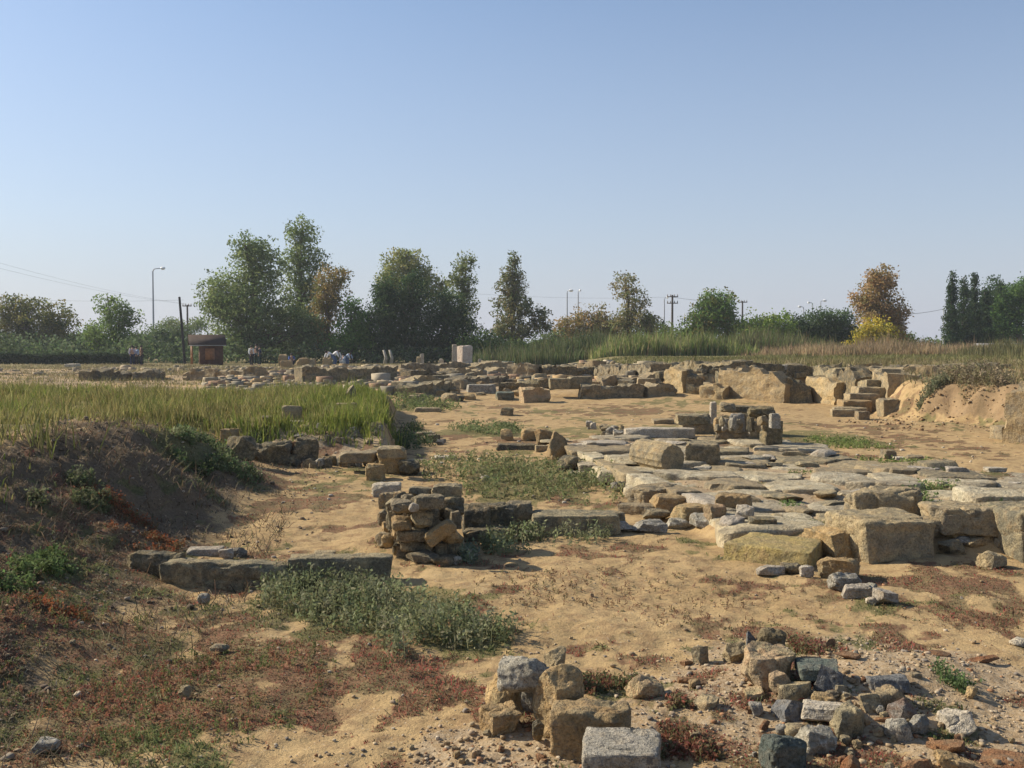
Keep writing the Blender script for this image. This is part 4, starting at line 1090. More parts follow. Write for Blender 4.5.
# ruin field: tumbled blocks one can tell apart, then the smaller rubble
rows([
 ('stone_block', 'grey squared block isolated in the middle of the ruin field', 481, 393, 28, 9, .6, 0, 'cut', 'grey', {}),
 ('stone_block', 'dark slab behind the grey squared block', 497, 385, 30, 6, .6, 0, 'cut', 'dark', {}),
 ('stone_block', 'tan block on the end of the long dark footing', 560, 388, 22, 10, .7, 0, 'cut', 'lichen', dict(zb=.3)),
 ('stone_block', 'taller tan block on the long dark footing', 580, 388, 24, 12, .7, 0, 'cut', 'lichen', dict(zb=.3)),
 ('stone_block', 'tan squared block on the rubble beyond the long footing', 646, 385, 18, 7, .7, 0, 'cut', 'tan', dict(zb=.2)),
 ('stone_block', 'low ochre block half buried behind the terrace grass end', 468, 400, 16, 7, .8, 0, 'bld', 'ochre', {}),
 ('stone_block', 'grey-green block beside the reddish brick footing', 505, 400, 18, 9, .8, 0, 'blk', 'green', {}),
 ('stone_block', 'narrow upright slab in the middle of the ruin field', 424, 388, 4, 12, .9, 0, 'cut', 'dark', {}),
 ('stone_block', 'dark squared block behind the narrow upright slab', 440, 384, 18, 9, .7, 0, 'cut', 'dark', {}),
 ('stone_block', 'long flat slab near the terrace grass end', 428, 412, 26, 5, .6, 0, 'flt', 'tan', {}),
], 'squared blocks of the ruin field')
def ruin_blocks():
    rs = np.random.default_rng(77)
    bands = [(395, 470, 374, 408, 46), (470, 560, 370, 400, 36), (590, 680, 368, 392, 38), (680, 740, 372, 386, 10), (740, 880, 373, 381, 16), (280, 395, 366, 377, 12)]
    for x0, x1, y0, y1, n in bands:
        for i in range(n):
            px = rs.uniform(x0, x1); py = y0 + (y1 - y0) * rs.random() ** .9
            if 455 < px < 500 and py > 402: continue
            p = hit(px, py); d = p[1]
            if d > 85: continue
            wpx = rs.uniform(6, 17) * (.7 + .3 * (py - 366) / 35); W = min(wpx * d / FPX, 1.15)
            Hh = W * rs.uniform(.35, .8)
            kind = str(rs.choice(['blk', 'ang', 'blk', 'ang', 'cut']))
            if kind in ('flt',): Hh *= .6
            mt = str(rs.choice(['tan', 'lichen', 'dark', 'ochre', 'grey', 'pink', 'white'], p=[.27, .27, .18, .16, .05, .06, .01]))
            me = stone_mesh('ruin_stone', W, W * rs.uniform(.5, .9), Hh, kind, mt, 7000 + i + int(x0), 6)
            o = link('ruin_stone', me, None, (p[0], d + W * .3, h1(p[0], d + W * .3) - .05)); o.rotation_euler = (rs.uniform(-.12, .12), rs.uniform(-.12, .12), rs.uniform(-.6, .6))
            tag(o, 'tumbled stone among the rubble of the far ruin field', 'stone', 'tumbled stones of the ruin field')
ruin_blocks()
def scatter_stones(name, label, pts, sizes, mats_cols, seed, kinds=('bld',), flat=.7):
    """many tiny stones merged in one mesh (stuff)"""
    rs = np.random.default_rng(seed)
    protos = []
    for k in range(8):
        V, f = stone_geo(1, .85, flat, kinds[k % len(kinds)], 400 + k, 2 if k % 2 else 3)
        protos.append((V, f))
    VV, FF, CC, n0 = [], [], [], 0
    pid = rs.integers(0, 8, len(pts))
    for k in range(8):
        sel = np.where(pid == k)[0]
        if not len(sel): continue
        V, f = protos[k]
        a = rs.uniform(0, 2 * PI, len(sel)); s = sizes[sel]
        ca, sa = np.cos(a)[:, None], np.sin(a)[:, None]
        x = (V[None, :, 0] * ca - V[None, :, 1] * sa) * s[:, None] + pts[sel, 0][:, None]
        y = (V[None, :, 0] * sa + V[None, :, 1] * ca) * s[:, None] + pts[sel, 1][:, None]
        z = (V[None, :, 2] - flat * .25) * s[:, None] * rs.uniform(.6, 1.1, len(sel))[:, None] + pts[sel, 2][:, None]
        VV.append(np.stack([x, y, z], -1).reshape(-1, 3))
        FF.append((f[None] + (np.arange(len(sel)) * len(V))[:, None, None] + n0).reshape(-1, f.shape[1])); n0 += len(sel) * len(V)
        c = np.array(mats_cols)[rs.integers(0, len(mats_cols), len(sel))] * rs.uniform(.75, 1.2, len(sel))[:, None]
        CC.append(np.repeat(c, len(V), 0))
    me = mesh_np(name, np.concatenate(VV), [np.concatenate(FF)], M['pebble'], False, np.concatenate(CC))
    return tag(link(name, me), label, None, None, 'stuff')
t_ = NT('pebble_stone'); a_ = t_.n('Attribute', attribute_name='tint'); tc_ = t_.n('TexCoord')
f_ = t_.noise(tc_.outputs['Object'], 60, 3)
M['pebble'] = t_.out(t_.mix(1.0, a_.outputs['Color'], t_.ramp(f_, [(.3, .75), (.7, 1.15)]), 'MULTIPLY'), .9, None, .1)

def ground_pts(n, px0, px1, py0, py1, seed):
    """points of the ground seen evenly over a part of the view"""
    rs = np.random.default_rng(seed)
    out = []
    for _ in range(n):
        px, py = rs.uniform(px0, px1), rs.uniform(py0, py1)
        out.append((px, py))
    return out
# gravel: dense in the heap, thin elsewhere (world-space sampling with distance fall-off)
def fan_points(n, y0, y1, seed, wide=.62, pw=1.0):
    rs = np.random.default_rng(seed)
    u = rs.random(n)
    y = 1 / (1 / y0 + u * (1 / y1 - 1 / y0)) if pw == 1 else y0 * (y1 / y0) ** u
    x = rs.uniform(-1, 1, n) * (y * wide + .6)
    return x, y
def gravel():
    x, y = fan_points(60000, 3.2, 13, 301)
    r, g, l, gv, gr, sc = cover(x, y)
    rs = np.random.default_rng(302)
    p = .08 + .55 * gv + .2 * l
    k = (rs.random(len(x)) < p) & (gr < .5)
    x, y, gv = x[k], y[k], gv[k]
    s = rs.gamma(1.5, .0040, len(x)) * (1 + .5 * gv) + .003
    s = np.minimum(s, .035)
    scatter_stones('gravel', 'pale gravel and crumbs of brick strewn over the dirt', np.stack([x, y, H(x, y)], 1), s, [(.38, .29, .18), (.32, .23, .135), (.42, .34, .24), (.30, .16, .085), (.30, .22, .14), (.40, .30, .2), (.24, .2, .16)], 303)
gravel()
def far_rubble():
    rs = np.random.default_rng(311)
    x = rs.uniform(-13, 11, 20000); y = rs.uniform(31, 76, 20000)
    n = fbm2(x, y * .6, .5, 4, 313) + .25 * fbm2(x, y, 2.1, 2, 314)
    lo = np.interp(x / y, [-.12, -.03, .03, .12, .2], [31, 38, 42, 40, 34])
    k = (n > -.08) & (y > lo) & (x / y > -.30) & (x / y < .21) & (right_step(x, y) < .6)
    x, y = x[k], y[k]
    scatter_stones('rubble', 'small stone rubble covering the far ruin field', np.stack([x, y, H(x, y)], 1), rs.gamma(2.0, .075, len(x)) + .06, [(.40, .31, .19), (.30, .25, .17), (.42, .29, .15), (.24, .21, .16), (.40, .34, .25), (.34, .22, .14), (.20, .17, .12)], 315, ('cut', 'blk'))
    x = rs.uniform(-30, -6, 2500); y = rs.uniform(52, 80, 2500); k = (fbm2(x, y, .4, 3, 317) > .02) & (x / y > -.56)
    x, y = x[k], y[k]
    scatter_stones('rubble', 'thin stone rubble on the ground beyond the terrace', np.stack([x, y, H(x, y)], 1), rs.gamma(2.0, .06, len(x)) + .05, [(.38, .30, .2), (.28, .24, .17), (.42, .33, .22)], 318, ('cut', 'blk'))
    x, y = fan_points(3000, 11, 32, 321, .6)
    k = (poly_sd(x, y, PLAT) < -.1) & (np.random.default_rng(3).random(len(x)) < .45)
    x, y = x[k], y[k]
    scatter_stones('gravel', 'scattered pebbles on the floor of the middle rooms', np.stack([x, y, H(x, y)], 1), rs.gamma(2.0, .010, len(x)) + .009, [(.42, .34, .24), (.5, .44, .35), (.33, .25, .16)], 322)
    # crumbling face of the earth scarp
    x = rs.uniform(7.4, 12, 1500); y = rs.uniform(20.3, 24, 1500); q = right_step(x, y)
    k = (q > .02) & (q < .97) | ((q <= .02) & (rs.random(1500) < .35)); x, y = x[k], y[k]
    scatter_stones('rubble', 'crumbled earth and stones on the face of the earth scarp', np.stack([x, y, H(x, y)], 1), rs.gamma(2.0, .014, len(x)) + .012, [(.30, .2, .11), (.26, .165, .09), (.36, .27, .17)], 323)
far_rubble()

# ================================================================== vegetation
M['blade'] = attr_mat('grass_blade', .35)
M['leaf'] = attr_mat('leaf', .42)
M['bark'] = plain('bark', (.16, .125, .09), .9, .1, .25, 6)
M['palebark'] = plain('pale_bark', (.36, .33, .27), .9, .1, .25, 5)

def jit(cols, n, rs, v=.18, w=None):
    c = np.array(cols)[rs.choice(len(cols), n, p=w)]
    return np.clip(c * rs.uniform(1 - v, 1 + v, (n, 1)) * rs.uniform(.93, 1.07, (n, 3)), 0, 1)

def blade_geo(P, h, wd, lean, col, rs, tip=None):
    n = len(P); az = rs.uniform(0, 2 * PI, n); la = rs.uniform(0, 2 * PI, n)
    dx, dy = np.cos(az) * wd / 2, np.sin(az) * wd / 2
    lx, ly = np.cos(la) * lean * h, np.sin(la) * lean * h
    V = np.zeros((n, 5, 3))
    V[:, 0] = P + np.stack([dx, dy, -.01 + 0 * h], 1); V[:, 1] = P + np.stack([-dx, -dy, -.01 + 0 * h], 1)
    V[:, 2] = P + np.stack([-dx * .7 + lx * .35, -dy * .7 + ly * .35, h * .55], 1)
    V[:, 3] = P + np.stack([dx * .7 + lx * .35, dy * .7 + ly * .35, h * .55], 1)
    V[:, 4] = P + np.stack([lx, ly, h * np.sqrt(np.maximum(.15, 1 - lean ** 2 * .5))], 1)
    b = np.arange(n)[:, None] * 5
    Q = b + np.array([0, 1, 2, 3]); T = b + np.array([3, 2, 4])
    C = np.repeat(col[:, None, :], 5, 1)
    if tip is not None: C[:, 4] = tip
    return V.reshape(-1, 3), Q, T, C.reshape(-1, 3)
def grass(name, label, P, h, wd, lean, col, seed, kind='stuff', tip=None, **kw):
    rs = np.random.default_rng(seed)
    V, Q, T, C = blade_geo(P, h, wd, lean, col, rs, tip)
    o = link(name, mesh_np(name, V, [Q, T], M['blade'], False, C))
    return tag(o, label, kw.get('cat'), kw.get('group'), kind)
def leaf_geo(P, s, col, rs, ratio=.5, up=0.0, dirs=None):
    """diamond leaves: P centres, s lengths"""
    n = len(P)
    d = rs.normal(size=(n, 3)) if dirs is None else dirs + rs.normal(size=(n, 3)) * .35
    d[:, 2] += up; d /= np.linalg.norm(d, axis=1)[:, None] + 1e-9
    e = np.cross(d, rs.normal(size=(n, 3))); e /= np.linalg.norm(e, axis=1)[:, None] + 1e-9
    s = s[:, None]
    V = np.stack([P - d * s * .5, P + e * s * ratio * .5 - d * s * .05, P + d * s * .5, P - e * s * ratio * .5 - d * s * .05], 1)
    Q = np.arange(n)[:, None] * 4 + np.array([0, 1, 2, 3])
    return V.reshape(-1, 3), Q, np.repeat(col, 4, 0)

# ---- tall grass of the terrace
def terrace_grass():
    rs = np.random.default_rng(401)
    n = 190000
    y = 5 + 23 * rs.random(n) ** .85; x = -rs.uniform(0, 1, n) * (y * .62 + 1)
    f = np.maximum(sst(-.25, .55, crest_x(y) + .1 + .6 * vnoise2(x * 1.2, y * 1.2, 403) - x) * (1 - sst(14.6, 16.0, y)), sst(14.9, 15.6, y + .5 * vnoise2(x * .9, 1.7, 404)) * sst(-.05, .45, -.116 * y - x + .25 * vnoise2(y * 1.6, x * 1.6, 2)))
    cl = fbm2(x, y, 1.1, 4, 405)
    f = f * (1 - sst(25, 27.5, y)) * sst(-.32, .34, cl + .3 * sst(-6, -3, x) * sst(14, 16, y))
    # the bare rubble slope stays bare
    k = rs.random(n) < f
    x, y, cl = x[k], y[k], cl[k]; n = len(x)
    far = sst(10, 16, y)
    near_end = sst(-5.5, -2.2, x) * sst(14, 16, y)
    hh = (.085 + .08 * far + .11 * near_end) * rs.gamma(9, 1 / 9, n) * (1 + 1.1 * cl) * (.6 + .4 * sst(.0, .8, crest_x(y) - x + 2 * far))
    g = jit([(.16, .17, .045), (.20, .20, .055), (.125, .145, .04)], n, rs)
    b = jit([(.24, .19, .085), (.29, .23, .11), (.19, .15, .07), (.15, .14, .055)], n, rs)
    mixv = np.clip(.34 + .6 * near_end + 1.1 * fbm2(x, y, .6, 3, 407), 0, 1)[:, None]
    pick = rs.random((n, 1)) < mixv
    c = np.where(pick, g, b) * np.array([1.22, 1.34, 1.1])
    tip = c * .75 + np.array([(.27, .22, .10)]) * .25
    grass('grass', 'tall yellow-green dry grass covering the terrace', np.stack([x, y, H(x, y)], 1), hh, rs.uniform(.008, .016, n) * (1 + y * .03), rs.uniform(.1, .6, n), c, 402, tip=tip)
    # a few very tall tussocks on the crest
    for px, py, m, lb in ((118, 412, 130, 'tall green tussock on the crest of the dark bank'), (160, 400, 90, 'upright pale tussock in the terrace grass'), (30, 440, 70, 'straw coloured tussock on the rim of the bank')):
        p = hit(px, py); q = p[:2] + rs.normal(size=(m, 2)) * .16
        grass('grass_tussock', lb, np.stack([q[:, 0], q[:, 1], H(q[:, 0], q[:, 1])], 1), rs.uniform(.2, .55, m), np.full(m, .014), rs.uniform(.1, .8, m), jit([(.16, .17, .05), (.22, .2, .08)], m, rs), int(px), 'thing', cat='grass tussock')
terrace_grass()

# ---- low weeds: reddish succulent mats, short grass and dead litter
def low_weeds():
    rs = np.random.default_rng(421)
    x, y = fan_points(560000, 3.0, 20, 422)
    r, g, l, gv, gr, sc = cover(x, y)
    cl = fbm2(x, y, 6, 3, 423)
    d = rs.random(len(x))
    pr = sst(.25, .9, r + .5 * cl) * .75 * (1 - gr); pg = sst(.3, .9, g + .5 * cl) * .55 * (1 - gr); pl = sst(.2, .9, l + .3 * cl) * .5
    pr, pg, pl = pr * .8, pg * .8, pl * .8; kr = d < pr; kg = (~kr) & (d < pr + pg); kl = (~kr) & (~kg) & (d < pr + pg + pl)
    def go(k, nm, lb, cols, h0, h1_, w0, seed, wts=None):
        X, Y = x[k], y[k]; n = len(X)
        P = np.stack([X, Y, H(X, Y)], 1)
        tone = fbm2(X, Y, 1.6, 3, seed + 50)
        c = jit(cols, n, rs, .25, wts) * 1.35 * (1 + .35 * tone)[:, None]
        hh = rs.gamma(5, 1 / 5, n) * (h0 + (h1_ - h0) * sst(-.3, .5, tone))
        grass(nm, lb, P, hh, rs.uniform(.6, 1.3, n) * w0 * (1 + .09 * Y), rs.uniform(.6, 2.6, n), np.clip(c, 0, 1), seed)
    go(kr, 'red_weeds', 'reddish brown low weeds matting the dirt floor', [(.25, .06, .05), (.20, .065, .045), (.15, .075, .045), (.13, .11, .055), (.19, .135, .075), (.24, .11, .07), (.11, .075, .045), (.12, .12, .06)], .008, .022, .0042, 431)
    go(kg, 'short_grass', 'short green grass in patches on the dirt floor', [(.10, .125, .045), (.085, .105, .035), (.13, .14, .06), (.15, .13, .06)], .010, .028, .0045, 432)
    go(kl, 'dead_litter', 'dry brown plant litter over the dark bank', [(.13, .10, .065), (.085, .066, .045), (.21, .17, .115), (.06, .05, .035)], .007, .024, .005, 433)
low_weeds()
def bank_stalks():
    rs = np.random.default_rng(441); n = 30000
    y = rs.uniform(3.2, 15, n); x = -rs.uniform(1.8, 6.2, n)
    t = (toe_x(y) - x) / (toe_x(y) - crest_x(y)); cl = fbm2(x, y, 1.9, 4, 442)
    k = (t > -.35) & (t < 1.25) & (rs.random(n) < sst(-.35, .35, cl + .25 * t)) & (rs.random(n) < 1.4 - sst(0, 15, y)); x, y, cl = x[k], y[k], cl[k]; n = len(x)
    c = jit([(.17, .125, .08), (.12, .095, .06), (.24, .185, .12), (.11, .12, .055), (.17, .10, .06), (.085, .07, .05)], n, rs, .3)
    grass('dead_litter', 'tangled dry stalks lying over the dark bank', np.stack([x, y, H(x, y)], 1), rs.gamma(3, .022, n) * (1 + .8 * cl), np.full(n, .006) * (.6 + .08 * y), rs.uniform(.5, 2.4, n), c, 443)
    m = 2400
    y = rs.uniform(3.2, 15.5, m); x = -rs.uniform(1.8, 6.0, m); t = (toe_x(y) - x) / (toe_x(y) - crest_x(y)); k = (t > -.5) & (t < 1.2); x, y = x[k], y[k]
    scatter_stones('gravel', 'small clods and stones strewn over the dark bank', np.stack([x, y, H(x, y)], 1), rs.gamma(1.7, .009, len(x)) + .005, [(.17, .13, .09), (.25, .2, .14), (.12, .09, .065), (.34, .28, .21)], 445, ('ang', 'bld'))
bank_stalks()

# ---- leafy weed patches
def weed_patch(name, label, ells, n, hgt, cols, seed, leaf=.045, per=12, cat='weeds', group=None, straw=0.0, ratio=.45):
    rs = np.random.default_rng(seed)
    E = [ell(*e) for e in ells]
    area = np.array([e[2] * e[3] for e in E]); pr = area / area.sum()
    idx = rs.choice(len(E), n, p=pr)
    E = np.array(E)[idx]
    rr = np.sqrt(rs.random(n)) * rs.uniform(.8, 1.15, n); a = rs.uniform(0, 2 * PI, n)
    x = E[:, 0] + np.cos(a) * rr * E[:, 2]; y = E[:, 1] + np.sin(a) * rr * E[:, 3]
    k = fbm2(x, y, 2.2, 3, seed) > -.28; x, y, rr = x[k], y[k], rr[k]; n = len(x)
    z = H(x, y)
    hh = hgt * rs.uniform(.45, 1.15, n) * (1.1 - .5 * np.clip(rr, 0, 1))
    top = np.stack([x + rs.normal(size=n) * hh * .28, y + rs.normal(size=n) * hh * .28, z + hh], 1); bot = np.stack([x, y, z], 1)
    t = rs.uniform(.15, 1.0, (n, per))
    P = bot[:, None] * (1 - t[..., None]) + top[:, None] * t[..., None] + rs.normal(size=(n, per, 3)) * leaf * .5
    tone = (1 + .35 * fbm2(x, y, 2.6, 3, seed + 3))
    c = jit(cols, n, rs, .2) * tone[:, None] * 1.3
    C = np.clip(np.repeat(c, per, 0) * rs.uniform(.8, 1.25, (n * per, 1)), 0, 1)
    V, Q, Cv = leaf_geo(P.reshape(-1, 3), rs.uniform(.6, 1.3, n * per) * leaf, C, rs, ratio, .5)
    m = n
    V2, Q2, T2, C2 = blade_geo(bot, hh, np.full(n, .006), rs.uniform(0, .3, n), c * .9 + np.array([.05, .045, .02]), rs)
    Vt = np.concatenate([V, V2]); me = mesh_np(name, Vt, [np.concatenate([Q, Q2 + len(V)]), T2 + len(V)], M['leaf'], False, np.concatenate([Cv, C2]))
    return tag(link(name, me), label, cat, group)
GWD = [(.135, .15, .075), (.16, .175, .09), (.11, .12, .06), (.19, .185, .11)]
weed_patch('weed_patch', 'big grey-green leafy weed patch in front of the half-buried kerb', [(315, 596, 55, 20), (360, 610, 60, 24), (430, 634, 60, 20), (480, 640, 36, 14), (290, 585, 30, 10), (415, 655, 30, 10)], 1050, .19, GWD, 501, .03, 11)
weed_patch('weed_patch', 'wide green weed growth inside the grassy room before the kerb', [(470, 470, 60, 12), (540, 478, 60, 14), (595, 492, 30, 14), (520, 492, 60, 12), (590, 478, 30, 12)], 900, .19, [(.13, .15, .065), (.16, .17, .075), (.11, .12, .05), (.19, .17, .085)], 502, .045, 10)
weed_patch('weed_patch', 'dark leafy weeds in the shade of the low wall', [(520, 543, 26, 10), (555, 540, 40, 8), (590, 538, 24, 6), (500, 548, 20, 8)], 420, .17, GWD, 503, .036, 11)
weed_patch('weed_patch', 'small silvery weed at the shady foot of the rubble pier', [(469, 560, 9, 5)], 60, .16, [(.2, .22, .16), (.15, .18, .11)], 504, .035, 10)
weed_patch('weed_patch', 'green weeds down the end of the dark bank', [(200, 455, 30, 14), (225, 468, 30, 8), (175, 440, 18, 10), (240, 474, 20, 5), (190, 466, 25, 8)], 560, .14, [(.075, .105, .045), (.10, .13, .055), (.13, .14, .07)], 505, .05, 10)
weed_patch('weed_patch', 'bright green weed clump low on the dark bank', [(38, 572, 26, 16), (22, 584, 22, 12), (55, 560, 12, 8)], 230, .11, [(.10, .145, .05), (.12, .16, .06), (.08, .11, .04)], 506, .032, 12)
weed_patch('weed_patch', 'pale tuft of weeds halfway up the dark bank', [(80, 482, 10, 8), (95, 505, 14, 10), (40, 500, 10, 8)], 170, .12, [(.11, .13, .06), (.15, .15, .08)], 507, .035, 10)
weed_patch('weed_patch', 'scattered reddish weeds across the dark bank', [(110, 500, 30, 10), (130, 515, 30, 8), (150, 545, 40, 10), (60, 610, 40, 8)], 420, .07, [(.22, .075, .035), (.17, .07, .03), (.14, .10, .05)], 508, .026, 8)
weed_patch('weed_patch', 'sprawling green weed at the sunless rim of the gravel', [(962, 690, 12, 6), (944, 678, 8, 8), (985, 742, 18, 6), (935, 682, 5, 8)], 90, .10, [(.09, .14, .05), (.12, .16, .07)], 509, .022, 10)
weed_patch('weed_patch', 'leafy weed climbing the gap behind the tallest block', [(924, 517, 11, 8), (922, 506, 8, 4)], 130, .26, [(.11, .15, .05), (.14, .17, .07)], 510, .04, 12)
weed_patch('weed_patch', 'green weed in the joint beside the massive greyish block', [(996, 536, 6, 8)], 60, .3, [(.10, .14, .05), (.13, .16, .07)], 511, .04, 10)
weed_patch('weed_patch', 'low green weeds on the far floor of the middle room', [(488, 430, 36, 5), (500, 432, 24, 4)], 360, .2, [(.11, .14, .06), (.14, .155, .07)], 512, .055, 8)
weed_patch('weed_patch', 'bright green grass strip beyond the paving', [(845, 444, 42, 6), (925, 466, 34, 5), (830, 440, 22, 3)], 800, .05, [(.13, .165, .05), (.15, .165, .06), (.11, .14, .045)], 513, .05, 6)
weed_patch('weed_patch', 'green weeds behind the end of the terrace grass', [(415, 405, 22, 6), (440, 409, 20, 3), (405, 398, 14, 6)], 360, .3, [(.10, .125, .05), (.13, .145, .06)], 514, .08, 8)
weed_patch('weed_patch', 'dark shrubby weeds, partly painted shadow, at the terrace end', [(404, 446, 9, 8), (410, 436, 12, 6), (420, 446, 14, 4)], 110, .24, [(.06, .08, .035), (.08, .10, .05)], 515, .06, 10)  # dark leaf greens also paint the shadow of the terrace end
weed_patch('weed_patch', 'green weeds between paving slabs by the big pale stones', [(945, 489, 28, 3), (800, 476, 14, 2), (790, 508, 10, 4), (880, 520, 8, 3)], 200, .09, [(.10, .15, .05), (.14, .16, .06)], 516, .03, 8)
weed_patch('dry_bush', 'dry brownish bush on top of the earth scarp', [(1000, 386, 24, 5), (985, 384, 14, 4)], 500, .55, [(.17, .14, .085), (.14, .13, .07), (.21, .17, .11)], 517, .07, 12, 'bush')
weed_patch('dry_bush', 'grey-green bush hanging over the earth scarp', [(936, 389, 14, 4)], 130, .32, [(.13, .14, .08), (.16, .15, .09)], 518, .07, 12, 'bush')
weed_patch('weed_patch', 'rusty red weeds with grass at the foot of the wall stub', [(690, 735, 30, 14), (680, 705, 14, 8), (700, 752, 22, 10), (672, 755, 14, 8)], 420, .042, [(.20, .075, .05), (.16, .085, .05), (.10, .10, .045), (.16, .12, .065)], 519, .02, 9)
weed_patch('weed_patch', 'reddish weeds behind the flat-topped block of the wall stub', [(610, 684, 40, 6), (590, 690, 20, 5)], 200, .05, [(.12, .12, .055), (.17, .08, .05), (.1, .11, .05)], 520, .02, 9)
weed_patch('weed_patch', 'brown-red weeds sprouting behind the big pinkish boulder', [(806, 652, 12, 8), (795, 648, 10, 5)], 130, .08, [(.16, .07, .05), (.11, .10, .05)], 521, .022, 10)

weed_patch('weed_patch', 'mixed tiny weeds spread thinly over the near corner below the bank', [(90, 690, 120, 40), (230, 700, 110, 40), (70, 620, 90, 30), (250, 660, 90, 20), (140, 745, 120, 20)], 1500, .05, [(.12, .13, .05), (.19, .085, .05), (.15, .12, .06), (.09, .11, .04), (.22, .11, .07)], 522, .016, 9)
weed_patch('weed_patch', 'faint brown weeds dotted over the open dirt in front of the platform', [(650, 600, 170, 30), (560, 590, 100, 22), (950, 610, 80, 26), (720, 622, 60, 8)], 520, .035, [(.17, .10, .06), (.14, .12, .06), (.20, .12, .075)], 523, .016, 8)
# ---- meadow strips, reeds and dry stalks of the plain
def far_grass(name, label, pxr, depth, n, hgt, cols, seed, wd=.05, lean=(.05, .4), dens=None, hvar=.25):
    rs = np.random.default_rng(seed)
    y = rs.uniform(depth[0], depth[1], n)
    px = rs.uniform(pxr[0], pxr[1], n); edge_ = np.clip(np.minimum(px - pxr[0], pxr[1] - px) / (.28 * (pxr[1] - pxr[0])), 0, 1) if hgt > .6 else np.ones(n)
    kk = rs.random(n) < edge_ ** .5; px, y, edge_ = px[kk], y[kk], edge_[kk]; n = len(px); x = (px - 512) / FPX * (depth[0] + depth[1]) / 2
    cl = fbm2(x, y, .22, 4, seed + 1)
    k = cl > (-.3 if dens is None else dens)
    x, y, cl, edge_ = x[k], y[k], cl[k], edge_[k]; n = len(x)
    hh = (.45 + .55 * edge_) * (1 + .5 * fbm2(x, y, .7, 2, seed + 9)) * hgt * rs.gamma(1 / hvar ** 2, hvar ** 2, n) * (1 + .8 * cl)
    c = np.clip(jit(cols, n, rs, .22) * (1 + .4 * fbm2(x, y, .5, 3, seed + 2))[:, None], 0, 1)
    return grass(name, label, np.stack([x, y, H(x, y)], 1), hh, np.full(n, wd), rs.uniform(*lean, n), c, seed + 3)
GRE = [(.14, .19, .055), (.18, .21, .06), (.11, .15, .05), (.23, .22, .085), (.25, .21, .11)]
far_grass('reeds', 'tall bright green reeds behind the ruin field', (585, 750), (84, 94), 9000, 1.4, [tuple(1.25 * q for q in c) for c in GRE], 601, .09)
far_grass('reeds', 'dull green reeds and tall weeds behind the white pillar', (455, 660), (86, 96), 10000, 1.35, [(.10, .14, .05), (.13, .155, .06), (.085, .11, .045), (.17, .16, .08)], 602, .09)
far_grass('reeds', 'mixed green reeds and weeds before the round trees', (690, 850), (88, 97), 6500, 1.5, [(.12, .16, .055), (.15, .16, .065), (.19, .16, .085)], 603, .09)
far_grass('dry_stalks', 'brown dry stalks covering the rise before the cypresses', (745, 1060), (72, 88), 16000, .72, [(.32, .225, .13), (.37, .27, .16), (.25, .18, .105), (.26, .21, .105)], 604, .06)
far_grass('meadow', 'short olive grass strip between the ruins and the reeds', (520, 1100), (52, 74), 15000, .16, [(.17, .17, .07), (.21, .19, .085), (.14, .145, .055)], 605, .05, (.2, .8))
far_grass('meadow', 'dry grass on the natural ground above the scarp', (700, 1100), (35, 52), 9000, .2, [(.22, .185, .09), (.26, .21, .115), (.17, .16, .07)], 606, .035, (.2, .8))
far_grass('meadow', 'olive brush growing on the rise near the view edge', (960, 1100), (60, 76), 4500, .7, [(.15, .14, .065), (.18, .165, .075), (.12, .12, .055)], 607, .06)
far_grass('meadow', 'dry trodden grass of the plain in front of the trees', (-30, 540), (66, 92), 15000, .13, [(.24, .2, .11), (.2, .18, .08), (.28, .23, .14)], 608, .05, (.2, .8))
far_grass('meadow', 'thin dry grass on the bare strip beyond the terrace', (-60, 400), (38, 66), 12000, .13, [(.24, .2, .11), (.2, .175, .08), (.28, .23, .14), (.16, .15, .06)], 609, .035, (.2, .9))
def scarp_grass():
    rs = np.random.default_rng(611); n = 9000
    x = rs.uniform(8.3, 22, n); y = rs.uniform(21.8, 36, n); k = (right_step(x, y) > .85) & (fbm2(x, y, .5, 3, 612) > -.25); x, y = x[k], y[k]; n = len(x)
    grass('meadow', 'dry tufted grass along the top of the earth scarp', np.stack([x, y, H(x, y)], 1), rs.gamma(4, .05, n), np.full(n, .02), rs.uniform(.2, .8, n), jit([(.22, .18, .09), (.17, .16, .07), (.26, .21, .12)], n, rs), 613)
scarp_grass()

